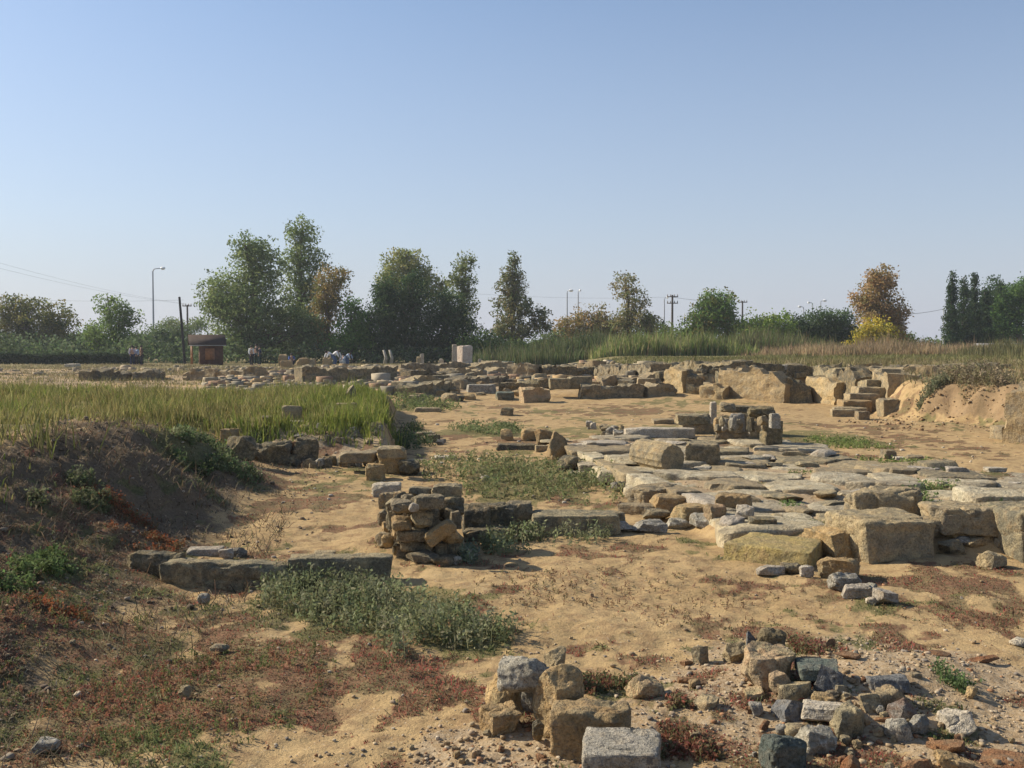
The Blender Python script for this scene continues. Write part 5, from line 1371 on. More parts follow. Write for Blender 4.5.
# ---- trees
def tree(name, label, cx, depth, lobes, cols, seed, leaf=.34, n=5200, trunk_px=4, trunk_to=None, group=None, bark='bark', clump=.75, ground=None, ratio=.6, fill=1.0, cat='tree', limbs=True, up=0):
    """lobes: (px, py, rx, ry[, weight]) ellipsoids in pixels at this depth, in front of which nothing is assumed"""
    rs = np.random.default_rng(seed); n = int(n * 1.65); leaf *= .78
    k = depth / FPX
    x0 = (cx - 512) * k; zg = h1(x0, depth)
    root = empty(name, (x0, depth, zg), label, cat, group)
    L = []
    for lb in lobes:
        L.append(((lb[0] - 512) * k - x0, rs.uniform(-.25, .25) * lb[2] * k, CAMZ + (346 - lb[1]) * k - zg, lb[2] * k, lb[3] * k, lb[4] if len(lb) > 4 else 1))
    wt = np.array([l[3] * l[4] * l[5] for l in L]); wt /= wt.sum()
    ncl = int(n / 16)
    li = rs.choice(len(L), ncl, p=wt); A = np.array(L)[li]
    d = rs.normal(size=(ncl, 3)); d /= np.linalg.norm(d, axis=1)[:, None]
    rad = rs.random(ncl) ** .42 * (1 + .32 * vnoise3(d[:, 0] * 2 + li, d[:, 1] * 2, d[:, 2] * 2, seed))
    C = A[:, :3] + d * rad[:, None] * np.stack([A[:, 3], A[:, 3] * .85, A[:, 4]], 1)
    per = 16
    sg = clump * (.7 + .6 * rs.random(ncl))
    P = C[:, None, :] + np.clip(rs.normal(size=(ncl, per, 3)), -1.5, 1.5) * sg[:, None, None] * np.array([.5, .5, .36])
    cc = jit(cols, ncl, rs, .24) * np.array([1.62, 1.74, 1.15])
    col = np.clip(np.repeat(cc, per, 0) * rs.uniform(.85, 1.18, (ncl * per, 1)), 0, 1)
    P = P.reshape(-1, 3); keep = P[:, 2] > .15; P = P[keep]; col = col[keep]
    V, Q, Cv = leaf_geo(P, rs.uniform(.6, 1.35, len(P)) * leaf, col, rs, ratio, up)
    link('crown', mesh_np('crown', V, [Q], M['leaf'], False, Cv), root)
    # trunk and limbs
    mb = MB()
    top = max(l[2] + l[4] * .75 for l in L)
    main = max(range(len(L)), key=lambda i: L[i][2] + L[i][4])
    tx, ty, tz = L[main][0], L[main][1], top if trunk_to is None else CAMZ + (346 - trunk_to) * k - zg
    r0 = trunk_px * k / 2
    pts = [(tx * t * t + rs.uniform(-.12, .12) * (t > 0), ty * t * t, -.2 + (tz + .2) * t) for t in np.linspace(0, 1, 7)]
    mb.tube(pts, [r0 * (1.25 - 1.1 * t) for t in np.linspace(0, 1, 7)], 7)
    if limbs:
        for l in L:
            for _ in range(4):
                e = (l[0] + rs.uniform(-.6, .6) * l[3], l[1] + rs.uniform(-.6, .6) * l[3], l[2] + rs.uniform(-.3, .7) * l[4])
                s = min(.75, max(.12, (e[2] - .5 * l[4] * rs.random()) / max(tz, .1) * .6))
                b = np.array([tx * s * s, ty * s * s, tz * s]); e = np.array(e)
                m = (b + e) / 2 + np.array([0, 0, -.06 * np.linalg.norm(e - b)])
                mb.tube([b, m, e], [r0 * .45 * (1 - s * .6), r0 * .3 * (1 - s * .5), r0 * .08], 5)
    mb.build('trunk', M[bark], root, None, True)
    return root
DG = [(.058, .088, .038), (.075, .105, .045), (.09, .12, .055), (.045, .07, .03)]
MG = [(.085, .125, .045), (.11, .145, .055), (.07, .10, .04), (.13, .155, .07)]
GG = [(.10, .125, .07), (.13, .15, .085), (.08, .10, .055), (.155, .17, .10)]
BR = [(.17, .12, .07), (.13, .115, .06), (.20, .15, .09), (.105, .105, .055)]
EV = [(.028, .05, .028), (.04, .062, .034), (.022, .04, .024), (.052, .075, .04)]
YE = [(.30, .22, .04), (.24, .19, .04), (.34, .25, .05), (.19, .17, .045)]
TG = 'trees along the far edge of the site'
tree('round_tree', 'broad olive-brown tree at the outer edge beyond the hedge', 30, 112, [(30, 322, 40, 24), (8, 315, 22, 22), (58, 325, 22, 18), (20, 345, 40, 16), (28, 303, 16, 9, .6)], [(.085, .085, .035), (.11, .10, .04), (.06, .07, .03), (.14, .115, .05)], 701, .36, 7600, 6, group=TG)
tree('feathery_tree', 'feathery light green tree between the hedge and the street lamp', 114, 108, [(114, 338, 28, 20), (118, 315, 17, 14), (107, 300, 10, 6, .5), (130, 318, 10, 12, .7), (95, 335, 12, 10)], MG, 702, .32, 4600, 4, group=TG, clump=.65)
tree('grey_shrub', 'grey-green shrub mass behind the leaning black pole', 165, 118, [(160, 342, 22, 18), (182, 338, 14, 16), (145, 345, 14, 12)], [(.085, .11, .07), (.105, .125, .08), (.07, .09, .055)], 703, .34, 4200, 3, group=TG)
tree('grey_shrub', 'dark green bushes between the round tree and the feathery tree', 80, 122, [(80, 342, 18, 12), (62, 345, 14, 14), (92, 338, 10, 10)], DG, 704, .34, 2600, 3, group=TG)
tree('grey_shrub', 'pale distant bush above the kiosk roof', 172, 160, [(172, 326, 14, 9), (200, 325, 12, 7)], GG, 705, .4, 1500, 3, group=TG)
tree('elm_tree', 'tallest broad grey-green tree standing over the wooden kiosk', 258, 104, [(246, 310, 40, 42), (262, 268, 24, 30), (228, 300, 22, 26), (250, 250, 18, 14), (275, 325, 34, 28), (236, 340, 34, 16), (305, 330, 22, 24), (215, 305, 12, 14, .7)], GG, 706, .36, 17000, 8, group=TG, clump=.8)
tree('poplar_tree', 'slender poplar rising behind the tallest broad tree', 300, 110, [(302, 234, 17, 16), (300, 262, 21, 22), (306, 292, 22, 26), (300, 320, 20, 24), (322, 262, 10, 10, .6)], GG, 707, .36, 6200, 5, group=TG, clump=.75)
tree('plane_tree', 'thin brownish tree on the shady side of the slender poplar', 328, 106, [(330, 288, 20, 22), (326, 312, 18, 22), (340, 275, 12, 9, .6), (322, 335, 14, 18)], [(.18, .12, .065), (.13, .11, .05), (.21, .14, .08), (.10, .095, .05)], 708, .34, 3800, 4, group=TG, clump=.7)
tree('green_bush', 'leafy mid-green bush in front of the dark evergreens', 352, 100, [(354, 338, 20, 18), (340, 348, 16, 10), (362, 322, 12, 12), (352, 310, 10, 12, .6)], [(.065, .115, .04), (.085, .14, .05), (.05, .09, .035)], 709, .32, 4600, 3, group=TG)
tree('plane_tree', 'pale yellow-green tree showing above the dark evergreens', 404, 122, [(404, 272, 26, 18), (425, 285, 18, 18), (392, 285, 18, 18), (408, 256, 14, 9, .8), (440, 290, 12, 14, .6)], [(.14, .15, .065), (.17, .16, .075), (.11, .125, .055), (.19, .17, .085)], 710, .38, 5600, 5, group=TG)
for i, (cx, lob, lb) in enumerate([
    (388, [(386, 300, 14, 24), (386, 325, 20, 30), (388, 345, 18, 14)], 'dark evergreen with a pointed top nearest the leafy bush'),
    (415, [(412, 298, 15, 26), (416, 325, 24, 30), (414, 345, 22, 14)], 'dark evergreen in the middle of the black-green clump'),
    (446, [(446, 310, 20, 22), (450, 332, 22, 26), (444, 348, 18, 12)], 'dark evergreen at the end of the clump above the white pillar')]):
    tree('evergreen_tree', lb, cx, 101 + i, lob, EV, 711 + i, .30, 7600, 5, group=TG, clump=.7)
tree('poplar_tree', 'slim poplar with a bare stem beside the dark evergreen clump', 464, 108, [(465, 265, 11, 13), (462, 285, 15, 16), (466, 308, 13, 16), (470, 328, 14, 14)], [(.11, .125, .07), (.14, .145, .085), (.09, .10, .055)], 715, .34, 2600, 3, group=TG, clump=.6)
tree('poplar_tree', 'pyramid shaped tree with a brownish pointed top', 513, 110, [(514, 262, 4.5, 10, 1.6), (513, 276, 11, 10, 1.4), (512, 290, 17, 12, 1.2), (514, 306, 23, 13), (516, 324, 28, 16), (541, 322, 13, 17), (510, 340, 22, 10)], [(.105, .105, .065), (.13, .12, .075), (.085, .095, .055), (.15, .115, .08)], 716, .34, 6400, 4, group=TG, clump=.5)
tree('grey_shrub', 'greenish undergrowth behind the white pillar', 492, 99, [(490, 345, 22, 12), (470, 348, 14, 10), (515, 350, 24, 9), (545, 350, 20, 8)], MG, 717, .32, 3600, 2, group=TG)
tree('brown_shrub', 'russet brown shrubs beside the pyramid tree', 583, 116, [(580, 328, 22, 20), (600, 325, 16, 18), (562, 335, 14, 16), (610, 335, 14, 14)], [(.20, .125, .08), (.16, .12, .065), (.23, .155, .10), (.13, .115, .065)], 718, .36, 4200, 3, group=TG, clump=.7)
tree('poplar_tree', 'sparse leaning tree with a brownish crown above russet shrubs', 630, 114, [(624, 285, 13, 14), (632, 302, 16, 16), (636, 322, 24, 14), (620, 325, 16, 12), (650, 325, 14, 12)], [(.16, .125, .085), (.13, .12, .07), (.18, .14, .10), (.11, .115, .06)], 719, .34, 3600, 4, group=TG, clump=.65)
tree('green_bush', 'yellowish green bushes behind the bright reeds', 655, 118, [(655, 335, 16, 14), (672, 338, 14, 12), (640, 340, 14, 10)], MG, 720, .34, 2600, 2, group=TG)
tree('round_tree', 'round-topped green tree with brownish side beside the power pole', 710, 110, [(712, 318, 22, 24), (700, 325, 18, 18), (722, 308, 14, 16), (710, 302, 14, 10), (690, 335, 14, 12), (728, 328, 12, 18)], [(.08, .12, .045), (.10, .14, .055), (.13, .115, .055), (.065, .095, .04)], 721, .36, 6600, 5, group=TG)
tree('green_bush', 'bright yellow-green bush after the round-topped tree', 762, 108, [(760, 332, 20, 20), (745, 335, 14, 16), (778, 330, 16, 18)], [(.13, .17, .05), (.16, .185, .06), (.10, .14, .045)], 722, .34, 4600, 3, group=TG)
tree('evergreen_tree', 'dark rounded evergreens between the yellow-green bush and the autumn tree', 825, 112, [(822, 326, 20, 18), (840, 328, 17, 18), (805, 332, 16, 15), (853, 335, 10, 12), (790, 328, 12, 14, .6)], [(.045, .068, .04), (.06, .085, .05), (.035, .055, .032)], 723, .32, 7200, 3, group=TG)
tree('plane_tree', 'tall autumn tree with a pinkish brown crown', 880, 106, [(878, 278, 16, 12), (876, 296, 22, 16), (880, 315, 24, 16), (896, 318, 12, 18), (866, 305, 14, 12), (892, 335, 14, 12)], [(.25, .15, .10), (.21, .13, .085), (.28, .18, .13), (.15, .12, .07)], 724, .34, 6400, 5, group=TG, clump=.65)
tree('green_bush', 'golden yellow bush under the autumn tree', 876, 100, [(874, 332, 20, 13), (866, 342, 14, 8), (884, 342, 12, 8)], YE, 725, .32, 3400, 2, group=TG)
tree('green_bush', 'low dark bushes along the foot of the autumn tree', 905, 112, [(905, 340, 14, 6), (925, 344, 16, 5), (845, 345, 14, 8)], DG, 726, .32, 1500, 2, group=TG)
for i, (cx, top, w_, lb) in enumerate([(951, 277, 5, 'slimmest cypress, first of the row next to the thin pole'), (963, 280, 8, 'second cypress of the row, broad at the base'), (973, 278, 6, 'pointed cypress in the middle of the row'), (984, 292, 7, 'lower cypress between the pointed one and the pines'), (1000, 284, 6, 'cypress standing in front of the broad pines')]):
    lob = []
    nl = 6
    for j in range(nl):
        t = j / (nl - 1); yy = top + 4 + (340 - top) * t
        lob.append((cx, yy, 1.45 * w_ * (.32 + .75 * min(1, t * 1.3)), 9))
    tree('cypress_tree', lb, cx, 116 + i * 2, lob, [(.030, .048, .030), (.042, .060, .037), (.023, .038, .024)], 731 + i, .28, 4200, 3, group='cypresses on the rise', clump=.42, limbs=False, up=1.2)
tree('pine_tree', 'broad pine with a lit green top at the view edge', 1018, 120, [(1020, 300, 24, 20), (1008, 310, 18, 22), (1030, 292, 24, 18), (1012, 326, 22, 12)], [(.055, .095, .035), (.075, .12, .045), (.04, .065, .03)], 741, .34, 8000, 5, group=TG)
tree('pine_tree', 'dark pine behind the lower cypress', 993, 128, [(996, 298, 18, 20), (990, 318, 20, 20), (974, 322, 16, 18)], EV, 742, .34, 6000, 4, group=TG)
# a farther wooded line that closes the gaps between the trees
def far_wood():
    rs = np.random.default_rng(751); P, Cc = [], []
    for px in np.arange(-60, 1080, 5):
        if 905 < px < 945: continue
        d = rs.uniform(150, 190); k = d / FPX
        hgt = (8 + 14 * max(0, vnoise2(np.array([px * .021]), np.array([.3]), 4)[0] + .35)) * k
        x = (px - 512) * k; zg = h1(x, d); m = 120
        q = rs.normal(size=(m, 3)); q /= np.linalg.norm(q, axis=1)[:, None]
        q = q * (rs.random((m, 1)) ** .4) * np.array([1.5, 1.3, hgt * .5 + .5]) + np.array([x, d, zg + hgt * .5])
        P.append(q); Cc.append(np.clip(jit([DG[0], MG[0], GG[0], DG[1]][int(rs.integers(4)):][:1], m, rs, .25), 0, 1))
    V, Q, Cv = leaf_geo(np.concatenate(P), rs.uniform(.4, .8, len(P) * 120), np.concatenate(Cc), rs, .7)
    tag(link('far_wood', mesh_np('far_wood', V, [Q], M['leaf'], False, Cv)), 'far belt of trees seen between the nearer ones', None, None, 'stuff')
far_wood()
def undergrowth():
    rs = np.random.default_rng(771); n = 26000
    y = rs.uniform(97, 118, n); px = rs.uniform(-40, 560, n); x = (px - 512) / FPX * 108
    top = 1.5 + 1.5 * (vnoise2(x * .22, y * .1, 5) + .3) + .7 * vnoise2(x * .9, y * .4, 6)
    k = top > .5; x, y, top = x[k], y[k], top[k]; n = len(x)
    z = H(x, y) + rs.random(n) ** .7 * np.clip(top, .3, 3.2)
    tone = 1 + .5 * vnoise2(x * .4, y * .3, 9)
    V, Q, Cv = leaf_geo(np.stack([x, y, z], 1), rs.uniform(.22, .5, n), np.clip(jit(DG + [MG[0], GG[0]], n, rs, .25) * 1.3 * tone[:, None], 0, 1), rs, .6)
    tag(link('undergrowth', mesh_np('undergrowth', V, [Q], M['leaf'], False, Cv)), 'low green undergrowth closing the foot of the tree line', None, None, 'stuff')
undergrowth()
# clipped hedge
def hedge():
    rs = np.random.default_rng(761); d = 94.0; k = d / FPX
    n = 9000; px = rs.uniform(-30, 142, n); x = (px - 512) * k; y = d + rs.uniform(-.6, .6, n); zg = H(x, y)
    z = zg + rs.random(n) ** .8 * (1.02 + .12 * vnoise2(x * .5, 0 * x, 8))
    V, Q, Cv = leaf_geo(np.stack([x, y, z], 1), rs.uniform(.14, .3, n), jit([(.035, .058, .028), (.05, .075, .036)], n, rs), rs, .6)
    tag(link('hedge', mesh_np('hedge', V, [Q], M['leaf'], False, Cv)), 'long low dark clipped hedge in front of the olive-brown tree', 'hedge')
hedge()

# ================================================================== poles, lamps, wires
M['metal'] = plain('galvanised_metal', (.42, .43, .44), .5, .4, .06, 2, .3)
M['lampwhite'] = plain('white_lamp_housing', (.78, .78, .76), .5, .4, .04, 4)
M['polewood'] = plain('pole_wood', (.12, .10, .085), .9, .1, .2, 2)
M['blackwood'] = plain('tarred_wood', (.03, .028, .027), .8, .2, .2, 2)
M['cable'] = plain('black_cable', (.06, .06, .065), .6, .2, .05, 2)
M['insul'] = plain('insulator', (.25, .22, .2), .4, .4, .05, 4)
def street_lamp(px, top, depth, arm, label, head_px=4):
    k = depth / FPX; x = (px - 512) * k; zg = h1(x, depth); Ht = CAMZ + (346 - top) * k - zg
    r = empty('street_lamp', (x, depth, zg), label, 'street lamp', 'street lamps along the far road')
    mb = MB(); mb.tube([(0, 0, -.2), (0, 0, Ht * .5), (0, 0, Ht - .3)], [.14, .11, .08], 8); mb.build('pole', M['metal'], r, None, True, 40)
    mb = MB(); mb.tube([(0, 0, Ht - .35), (arm * .15, 0, Ht - .05), (arm * .55, 0, Ht + .02), (arm, 0, Ht + .03)], [.07, .06, .055, .05], 6); mb.build('arm', M['metal'], r, None, True, 40)
    mb = MB(); s = 1 if arm > 0 else -1; L = head_px * k
    mb.tube([(arm - s * .05, 0, Ht + .03), (arm + s * L * .25, 0, Ht + .06), (arm + s * L * .8, 0, Ht + .05), (arm + s * L, 0, Ht)], [.08, .2, .19, .08], 8)
    mb.build('lamp_head', M['lampwhite'], r, None, True, 40)
street_lamp(154, 269, 125, 1.0, 'tall street lamp standing alone between the feathery tree and the leaning pole', 4)
street_lamp(567, 291, 150, .3, 'thin street lamp with a white head above the russet shrubs', 4)
street_lamp(578, 291, 158, .2, 'bare looking lamp post just beside the white-headed one', 1.5)
street_lamp(820, 301, 170, .4, 'white-headed lamp above the dark rounded evergreens, nearer the autumn tree', 3.5)
street_lamp(812, 303, 172, -.5, 'dimmer lamp post paired with the white-headed one over the evergreens', 2)
street_lamp(803, 307, 175, -.4, 'small lamp head peeping over the dark rounded evergreens', 3)
street_lamp(664, 298, 165, .4, 'thin grey mast close to the double cross-arm power pole', 1.5)
def utility_pole(px, top, depth, label, arms, w_px=14, thick=.14, lean=0, mat='polewood', base_px=None):
    k = depth / FPX; x = (px - 512) * k; zg = h1(x, depth); Ht = CAMZ + (346 - top) * k - zg
    r = empty('utility_pole', (x, depth, zg), label, 'utility pole', 'utility poles of the plain')
    mb = MB(); mb.tube([(0, 0, -.3), (lean * .5, 0, Ht * .5), (lean, 0, Ht)], [thick, thick * .9, thick * .75], 8); mb.build('pole', M[mat], r, None, True, 40)
    for a in arms:
        mb = MB(); mb.box((lean, -.12, Ht - a), (w_px * k, .1, .12)); ar = mb.build('cross_arm', M[mat], r)
        for s in (-.45, -.18, .18, .45):
            mb = MB(); mb.tube([(lean + s * w_px * k, -.12, Ht - a + .06), (lean + s * w_px * k, -.12, Ht - a + .32)], [.07, .05], 6); mb.build('insulator', M['insul'], ar)
utility_pole(672, 295, 135, 'power pole with double cross-arms beside the round-topped tree', (.25, 1.1), 11, .17)
utility_pole(742, 301, 150, 'power pole with a pale cross-arm above the yellow-green bush', (.2,), 9, .15)
utility_pole(188, 305, 132, 'T-shaped power pole behind the kiosk', (.15,), 9, .15)
utility_pole(185, 297, 96, 'leaning black pole without arms beside the kiosk', (), 1, .14, -.45, 'blackwood')
utility_pole(943, 308, 120, 'thin grey pole beside the slimmest cypress', (), 1, .09, 0, 'metal')
def cable(label, pts, r=.022):
    """sagging wire between points (px, py, depth)"""
    P = [Vector(at(*p)) for p in pts]; mb = MB(); out = []
    for a, b in zip(P, P[1:]):
        for i in range(12):
            t = i / 12; q = a.lerp(b, t); q.z -= (b - a).length * .012 * 4 * t * (1 - t); out.append(q)
    out.append(P[-1]); mb.tube(out, r, 4)
    tag(mb.build('power_cable', M['cable'], None), label, 'power cable', 'power cables over the plain')
cable('upper power cable crossing the sky towards the T-shaped pole', [(-90, 236, 80), (187, 304, 132)], .007)
cable('middle power cable crossing the sky towards the T-shaped pole', [(-90, 244, 80), (190, 304.5, 132)], .007)
cable('lower thin cable sagging behind the street lamp', [(-90, 292, 110), (184, 300, 96)], .007)
cable('power cable running between the two armed poles', [(672, 297, 135), (742, 302, 150)], .018)
cable('power cable arriving at the double cross-arm pole over russet shrubs', [(450, 292, 120), (672, 297, 135)], .008)
cable('service cable from the thin grey pole to the autumn tree', [(943, 309, 120), (895, 314, 108)], .02)

# ================================================================== kiosk, pillar, small things on the plain
M['kwood'] = plain('orange_varnished_wood', (.30, .125, .045), .6, .3, .2, 5)
M['kdark'] = plain('dark_brown_wood', (.115, .052, .032), .8, .2, .2, 4)  # darker brown than the posts and gable
M['kroof'] = plain('dark_roof_felt', (.06, .042, .034), .9, .1, .2, 3)
M['fascia'] = plain('pale_fascia', (.30, .29, .28), .6, .3, .08, 3)
def kiosk():
    d = 92.0; x = (207 - 512) / FPX * d; zg = h1(x, d)
    r = empty('wooden_kiosk', (x, d, zg), 'small wooden kiosk with a dark pitched roof under the tallest tree', 'kiosk', None, R(20))
    L, W, Hw = 2.7, 1.9, 1.75
    mb = MB()
    mb.box((.35, 0, Hw / 2), (L - .7, W, Hw)); mb.build('wall', M['kdark'], r)
    mb = MB()
    for sx, sy in ((-1, -1), (-1, 1)): mb2 = MB(); mb2.tube([(-L / 2 + .05, sy * (W / 2 - .08), 0), (-L / 2 + .05, sy * (W / 2 - .08), Hw + .05)], .075, 6); mb2.build('post', M['kwood'], r)
    mb = MB(); mb.tube([(-L / 2 + .05, 0, 0), (-L / 2 + .05, 0, Hw + .1)], .06, 6); mb.build('post', M['kwood'], r)
    mb = MB(); mb.box((-L / 2 + .05, 0, .75), (.1, W - .1, .1)); mb.box((-L / 2 + .05, 0, Hw), (.12, W, .14)); mb.build('rail', M['kwood'], r)
    mb = MB(); mb.add([(-L / 2, -W / 2, Hw + .1), (-L / 2, W / 2, Hw + .1), (-L / 2, 0, Hw + .72), (-L / 2 + .06, -W / 2, Hw + .1), (-L / 2 + .06, W / 2, Hw + .1), (-L / 2 + .06, 0, Hw + .72)], [(0, 2, 1), (3, 4, 5), (0, 1, 4, 3), (1, 2, 5, 4), (2, 0, 3, 5)]); mb.build('gable', M['kwood'], r)
    mb = MB(); e = .25
    for s in (-1, 1):
        a = [(-L / 2 - e, s * (W / 2 + e), Hw), (L / 2 + e, s * (W / 2 + e), Hw), (L / 2 + e, 0, Hw + .85), (-L / 2 - e, 0, Hw + .85)]
        b = [(p[0], p[1], p[2] + .09) for p in a]
        mb.add(a + b, [(0, 1, 2, 3)[::-s], (4, 5, 6, 7)[::s], (0, 4, 5, 1), (1, 5, 6, 2), (2, 6, 7, 3), (3, 7, 4, 0)])
    mb.build('roof', M['kroof'], r)
    mb = MB(); mb.box((0, -W / 2 - e - .02, Hw - .03), (L + 2 * e, .04, .07)); mb.build('fascia', M['fascia'], r)
    mb = MB(); mb.box((.2, -W / 2 - .02, .95), (.8, .05, 1.0)); mb.build('door', M['kwood'], r)
kiosk()
def far_stone(name, label, px, py, w, h, kind, mat, depth, seed, rD=.8, yaw=0, cat='stone', group=None):
    k = depth / FPX; x = (px - 512) * k; z = h1(x, depth); hh = CAMZ + (346 - (py - h)) * k - z
    me = stone_mesh(name, w * k, w * k * rD, max(hh, h * k * .8) + .1, kind, mat, seed, 8)
    o = link(name, me, None, (x, depth, z - .08)); o.rotation_euler = (0, 0, R(yaw))
    return tag(o, label, cat, group)
M['rosywhite'] = stone_mat('rosy_marble', (.60, .51, .43), (.66, .60, .52), (.44, .32, .26), .4, (.25, .18, .14), .3)
far_stone('marble_pier', 'pale rosy marble pier standing at the edge of the ruin field', 464, 363, 14, 17, 'cut', 'rosywhite', 80, 811, .9, 38, 'marble block')
far_stone('marble_pier', 'narrow white marble post touching the rosy pier', 454.5, 363, 5, 18, 'cut', 'white', 79, 812, 1, 0, 'marble post')
far_stone('marble_stump', 'small white marble stump before the dark evergreens', 422, 363, 4, 9, 'blk', 'white', 80, 813, .9, 0, 'marble stump')
far_stone('marble_stump', 'lower white marble stump beside the small one', 418.5, 363, 4, 6, 'blk', 'tan', 80, 814, .9, 0, 'marble stump')
far_stone('boulder', 'white stone lump on the grass beside the marble stumps', 441, 363, 5, 4, 'bld', 'white', 80, 815)
far_stone('boulder', 'white stone on the grass just past the rosy pier', 480, 362, 4, 3, 'bld', 'white', 82, 816)
far_stone('stone_block', 'orange squared block near the seated visitor in blue', 283, 364, 8, 10, 'blk', 'ochre', 88, 817, .8, 10)
far_stone('boulder', 'pale boulder with a grey top between the visitors', 303, 365, 14, 7, 'bld', 'ochre', 86, 818)
far_stone('stone_block', 'pale squared stone beside the grey-topped boulder', 312, 365, 8, 6, 'blk', 'tan', 86, 819)
far_stone('stone_block', 'bright ochre block at the feet of the bending visitor', 327, 365, 8, 7, 'blk', 'ochre', 86, 820)
far_stone('stone_block', 'flat pale stone on the plain in front of the hedge', 72, 368, 13, 4, 'flt', 'white', 80, 821)
def bench(px, depth, label, wpx, hpx):
    k = depth / FPX; x = (px - 512) * k; zg = h1(x, depth); L = wpx * k; h = hpx * k
    r = empty('bench', (x, depth, zg), label, 'bench', None)
    MB().box((0, 0, h), (L, .4, .07)).build('seat', M['benchgreen'], r)
    for s in (-.4, .4): MB().box((s * L, 0, h / 2), (.08, .36, h)).build('leg', M['benchgreen'], r)
M['benchgreen'] = plain('green_grey_paint', (.22, .26, .22), .6, .3, .1, 3)
bench(507, 79, 'low greenish bench behind the ruin field near the rosy pier', 14, 6)
# pale tree trunks showing under the dark evergreens
for px, lb in ((385, 'pale forked trunk leaning out from the dark evergreens'), (391, 'second pale trunk under the dark evergreens')):
    k = 96 / FPX; x = (px - 512) * k; zg = h1(x, 96)
    mb = MB(); mb.tube([(0, 0, -.1), (.1, 0, .6), (-.12, 0, 1.3)], [.2, .15, .12], 7)
    tag(mb.build('tree_stump', M['palebark'], None, (x, 96, zg), True), lb, 'tree stump')
# pale low parapet under the pines
k_ = 105 / FPX
mb = MB(); mb.box((0, 0, .1), (5.2, .4, .5))
xx = (1000 - 512) * k_
o_ = mb.build('parapet', M['fascia'], None, (xx, 105, h1(xx, 105) + .55)); tag(o_, 'pale grey low parapet under the cypresses and pines', 'parapet')

# ================================================================== people
M['skin'] = plain('skin', (.42, .26, .18), .6, .3, .05, 5)
M['hair'] = plain('dark_hair', (.035, .028, .024), .8, .2, .1, 9)
CL = {'white': (.72, .72, .72), 'navy': (.03, .04, .075), 'dark': (.035, .035, .042), 'jeans': (.10, .15, .26), 'blue': (.06, .10, .26), 'lightblue': (.38, .46, .58), 'brown': (.14, .09, .07), 'greenblack': (.03, .05, .045), 'lilac': (.42, .38, .46), 'khaki': (.22, .19, .13)}
for c_, v_ in CL.items(): M['cloth_' + c_] = plain('cloth_' + c_, v_, .9, .1, .12, 6)
def skin_mesh(name, verts, edges, radii, mat, parent, sub=1):
    me = bpy.data.meshes.new(name); me.from_pydata(verts, edges, [])
    o = bpy.data.objects.new(name, me); COL.objects.link(o)
    sk = o.modifiers.new('s', 'SKIN'); ss = o.modifiers.new('u', 'SUBSURF'); ss.levels = sub; ss.render_levels = sub
    sv = me.skin_vertices[0].data if me.skin_vertices else None
    if sv is None:
        bpy.context.view_layer.update()
        me.attributes.new('x', 'FLOAT', 'POINT')
    for i, r in enumerate(radii):
        me.skin_vertices[0].data[i].radius = (r, r) if not isinstance(r, tuple) else r
    me.skin_vertices[0].data[0].use_root = True
    dg = bpy.context.evaluated_depsgraph_get(); ev = o.evaluated_get(dg)
    new = bpy.data.meshes.new_from_object(ev); new.name = name
    for p in new.polygons: p.use_smooth = True
    new.materials.clear(); new.materials.append(mat)
    o.modifiers.clear(); o.data = new; bpy.data.meshes.remove(me)
    o.parent = parent
    return o
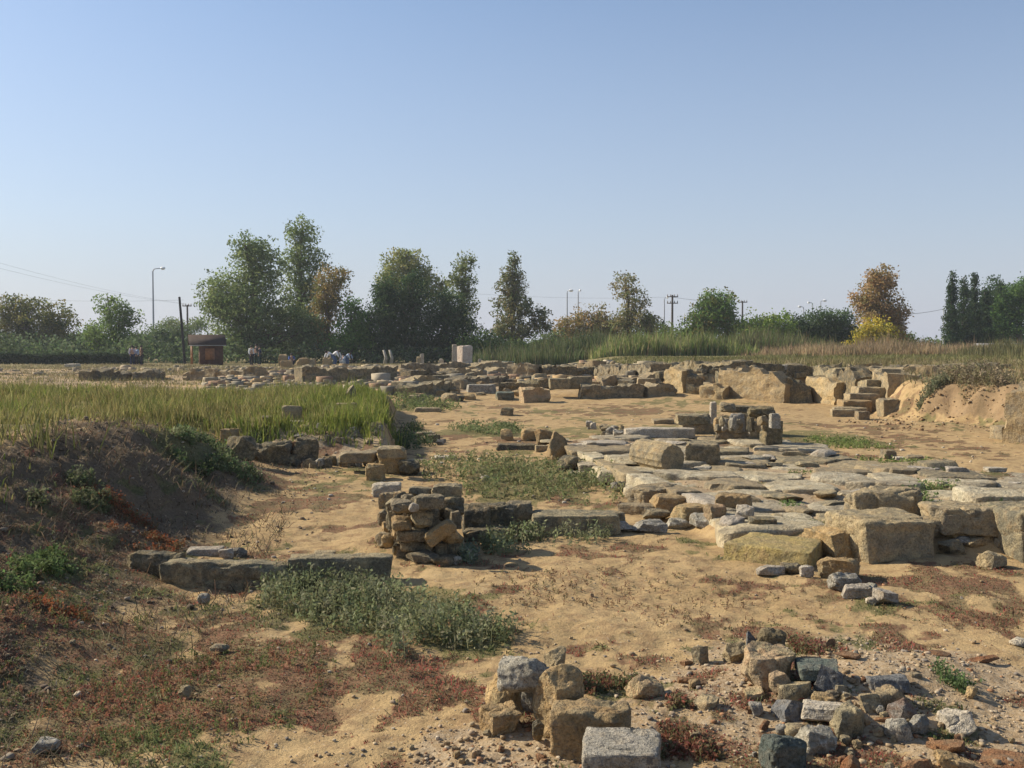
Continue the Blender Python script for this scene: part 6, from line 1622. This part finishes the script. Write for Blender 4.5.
def person(px, depth, label, top, bottom, pose='stand', hgt=1.72, rz=0, hair='hair'):
    k = depth / FPX; x = (px - 512) * k; zg = h1(x, depth)
    r = empty('person', (x, depth, zg), label, 'person', 'visitors on the plain', rz)
    s = hgt / 1.75
    if pose == 'stand':
        pel = (0, 0, .95); ch = (0, .01, 1.28); nk = (0, 0, 1.47); hd = (0, -.02, 1.62); sh = lambda q: (q * .19, 0, 1.42)
        el = lambda q: (q * .26, .03, 1.14); ha = lambda q: (q * .23, -.12, .92) ; hip = lambda q: (q * .10, 0, .92); kn = lambda q: (q * .12, -.02 * q, .5); an = lambda q: (q * .13, .04 * q, .08); to = lambda q: (q * .15, .04 * q - .16, .03)
    elif pose == 'bend':
        pel = (0, .15, .86); ch = (0, -.12, 1.1); nk = (0, -.32, 1.2); hd = (0, -.46, 1.2); sh = lambda q: (q * .19, -.27, 1.15)
        el = lambda q: (q * .22, -.4, .9); ha = lambda q: (q * .16, -.5, .66); hip = lambda q: (q * .10, .13, .84); kn = lambda q: (q * .13, -.04, .47); an = lambda q: (q * .13, .08, .08); to = lambda q: (q * .14, -.12, .03)
    else:
        pel = (0, .12, .32); ch = (0, .05, .62); nk = (0, 0, .82); hd = (0, -.05, .97); sh = lambda q: (q * .19, .0, .77)
        el = lambda q: (q * .26, -.18, .58); ha = lambda q: (q * .14, -.4, .55); hip = lambda q: (q * .11, .08, .3); kn = lambda q: (q * .18, -.3, .5); an = lambda q: (q * .14, -.12, .07); to = lambda q: (q * .15, -.32, .03)
    V = [pel, ch, nk, hd]; Rr = [.15, .16, .06, .115]; E = [(0, 1), (1, 2), (2, 3)]
    top_v = [pel, ch]; 
    def limb(base, pts, rad):
        b = base
        for p, q in zip(pts, rad):
            V.append(p); Rr.append(q); E.append((b, len(V) - 1)); b = len(V) - 1
    for q in (-1, 1):
        limb(1, [sh(q), el(q), ha(q)], [.075, .05, .038])
        h_ = ha(q); limb(len(V) - 1, [(h_[0], h_[1] - .03, h_[2] - .1)], [.03])
        limb(0, [hip(q), kn(q), an(q), to(q)], [.1, .065, .045, .04])
    V = [tuple(c * s for c in p) for p in V]; Rr = [c * s for c in Rr]
    skin_mesh('body', V, E, Rr, M['skin'], r)
    m = 1.16
    tv = [pel, ch, ((ch[0] + nk[0]) / 2, (ch[1] + nk[1]) / 2, ch[2] * .35 + nk[2] * .65)]; tr = [.17, .185, .11]; te = [(0, 1), (1, 2)]
    for q in (-1, 1):
        i = len(tv); mid = tuple((a * .25 + b * .75) for a, b in zip(el(q), ha(q)))
        tv += [sh(q), el(q), mid]; tr += [.095, .07, .06]; te += [(1, i), (i, i + 1), (i + 1, i + 2)]
    skin_mesh('shirt', [tuple(c * s for c in p) for p in tv], te, [c * s for c in tr], M['cloth_' + top], r)
    tv = [(pel[0], pel[1], pel[2] + .04)]; tr = [.168]; te = []
    for q in (-1, 1):
        i = len(tv); tv += [hip(q), kn(q), (an(q)[0], an(q)[1], an(q)[2] + .02)]; tr += [.12, .088, .072]; te += [(0, i), (i, i + 1), (i + 1, i + 2)]
    skin_mesh('trousers', [tuple(c * s for c in p) for p in tv], te, [c * s for c in tr], M['cloth_' + bottom], r)
    mb = MB(); n = 10; vs = []
    V_, f_ = cube_grid(6); q_ = V_ / np.linalg.norm(V_, axis=1)[:, None] * np.array([.108, .118, .10]) * s + np.array([hd[0], hd[1] + .025, hd[2] + .035]) * s
    link('hair', mesh_np('hair', q_, [f_], M[hair], True), r)
    return r
person(132.5, 86, 'standing visitor in a lilac top and navy trousers before the feathery tree', 'lilac', 'navy', 'stand', 1.72, R(40))
person(136.5, 86.6, 'visitor in pale top standing close behind the lilac one', 'lightblue', 'dark', 'stand', 1.66, R(-30))
person(141.5, 85.5, 'visitor in a brown top and black trousers standing slightly apart', 'brown', 'dark', 'stand', 1.76, R(-60))
person(251.5, 86, 'standing visitor in a white shirt and black trousers under the tallest tree', 'white', 'dark', 'stand', 1.74, R(60))
person(256.5, 88, 'visitor in dark green-black clothes just behind the white-shirted one', 'greenblack', 'greenblack', 'stand', 1.86, R(-10))
person(260, 87, 'slighter visitor in dark clothes at the end of the standing pair', 'navy', 'greenblack', 'stand', 1.68, R(-80))
person(291.5, 87, 'visitor in dark blue crouching beside the orange block', 'blue', 'navy', 'sit', 1.75, R(20))
person(330.5, 87, 'visitor in a white shirt bending over the bright ochre block', 'white', 'khaki', 'bend', 1.7, R(-50))
person(335, 86.5, 'stooping visitor in a white shirt and blue jeans', 'white', 'jeans', 'bend', 1.8, R(70))
person(343.5, 87, 'visitor in light clothes crouching near the leafy bush', 'lightblue', 'white', 'sit', 1.7, R(-40))
person(347.5, 87, 'visitor in a light blue top bending near the leafy bush', 'lightblue', 'jeans', 'bend', 1.5, R(60))

# ================================================================== the hazy air
def haze():
    t = NT('hazy_air'); v = t.n('VolumePrincipled'); v.inputs['Color'].default_value = (.80, .84, .92, 1); v.inputs['Density'].default_value = .0004; v.inputs['Anisotropy'].default_value = .2
    o = t.n('OutputMaterial'); t.l(v.outputs[0], o.inputs['Volume'])
    mb = MB(); mb.box((0, 700, 10), (3400, 1700, 26))
    tag(mb.build('haze', t.m), 'thin pale haze in the warm autumn air', None, None, 'stuff')
haze()
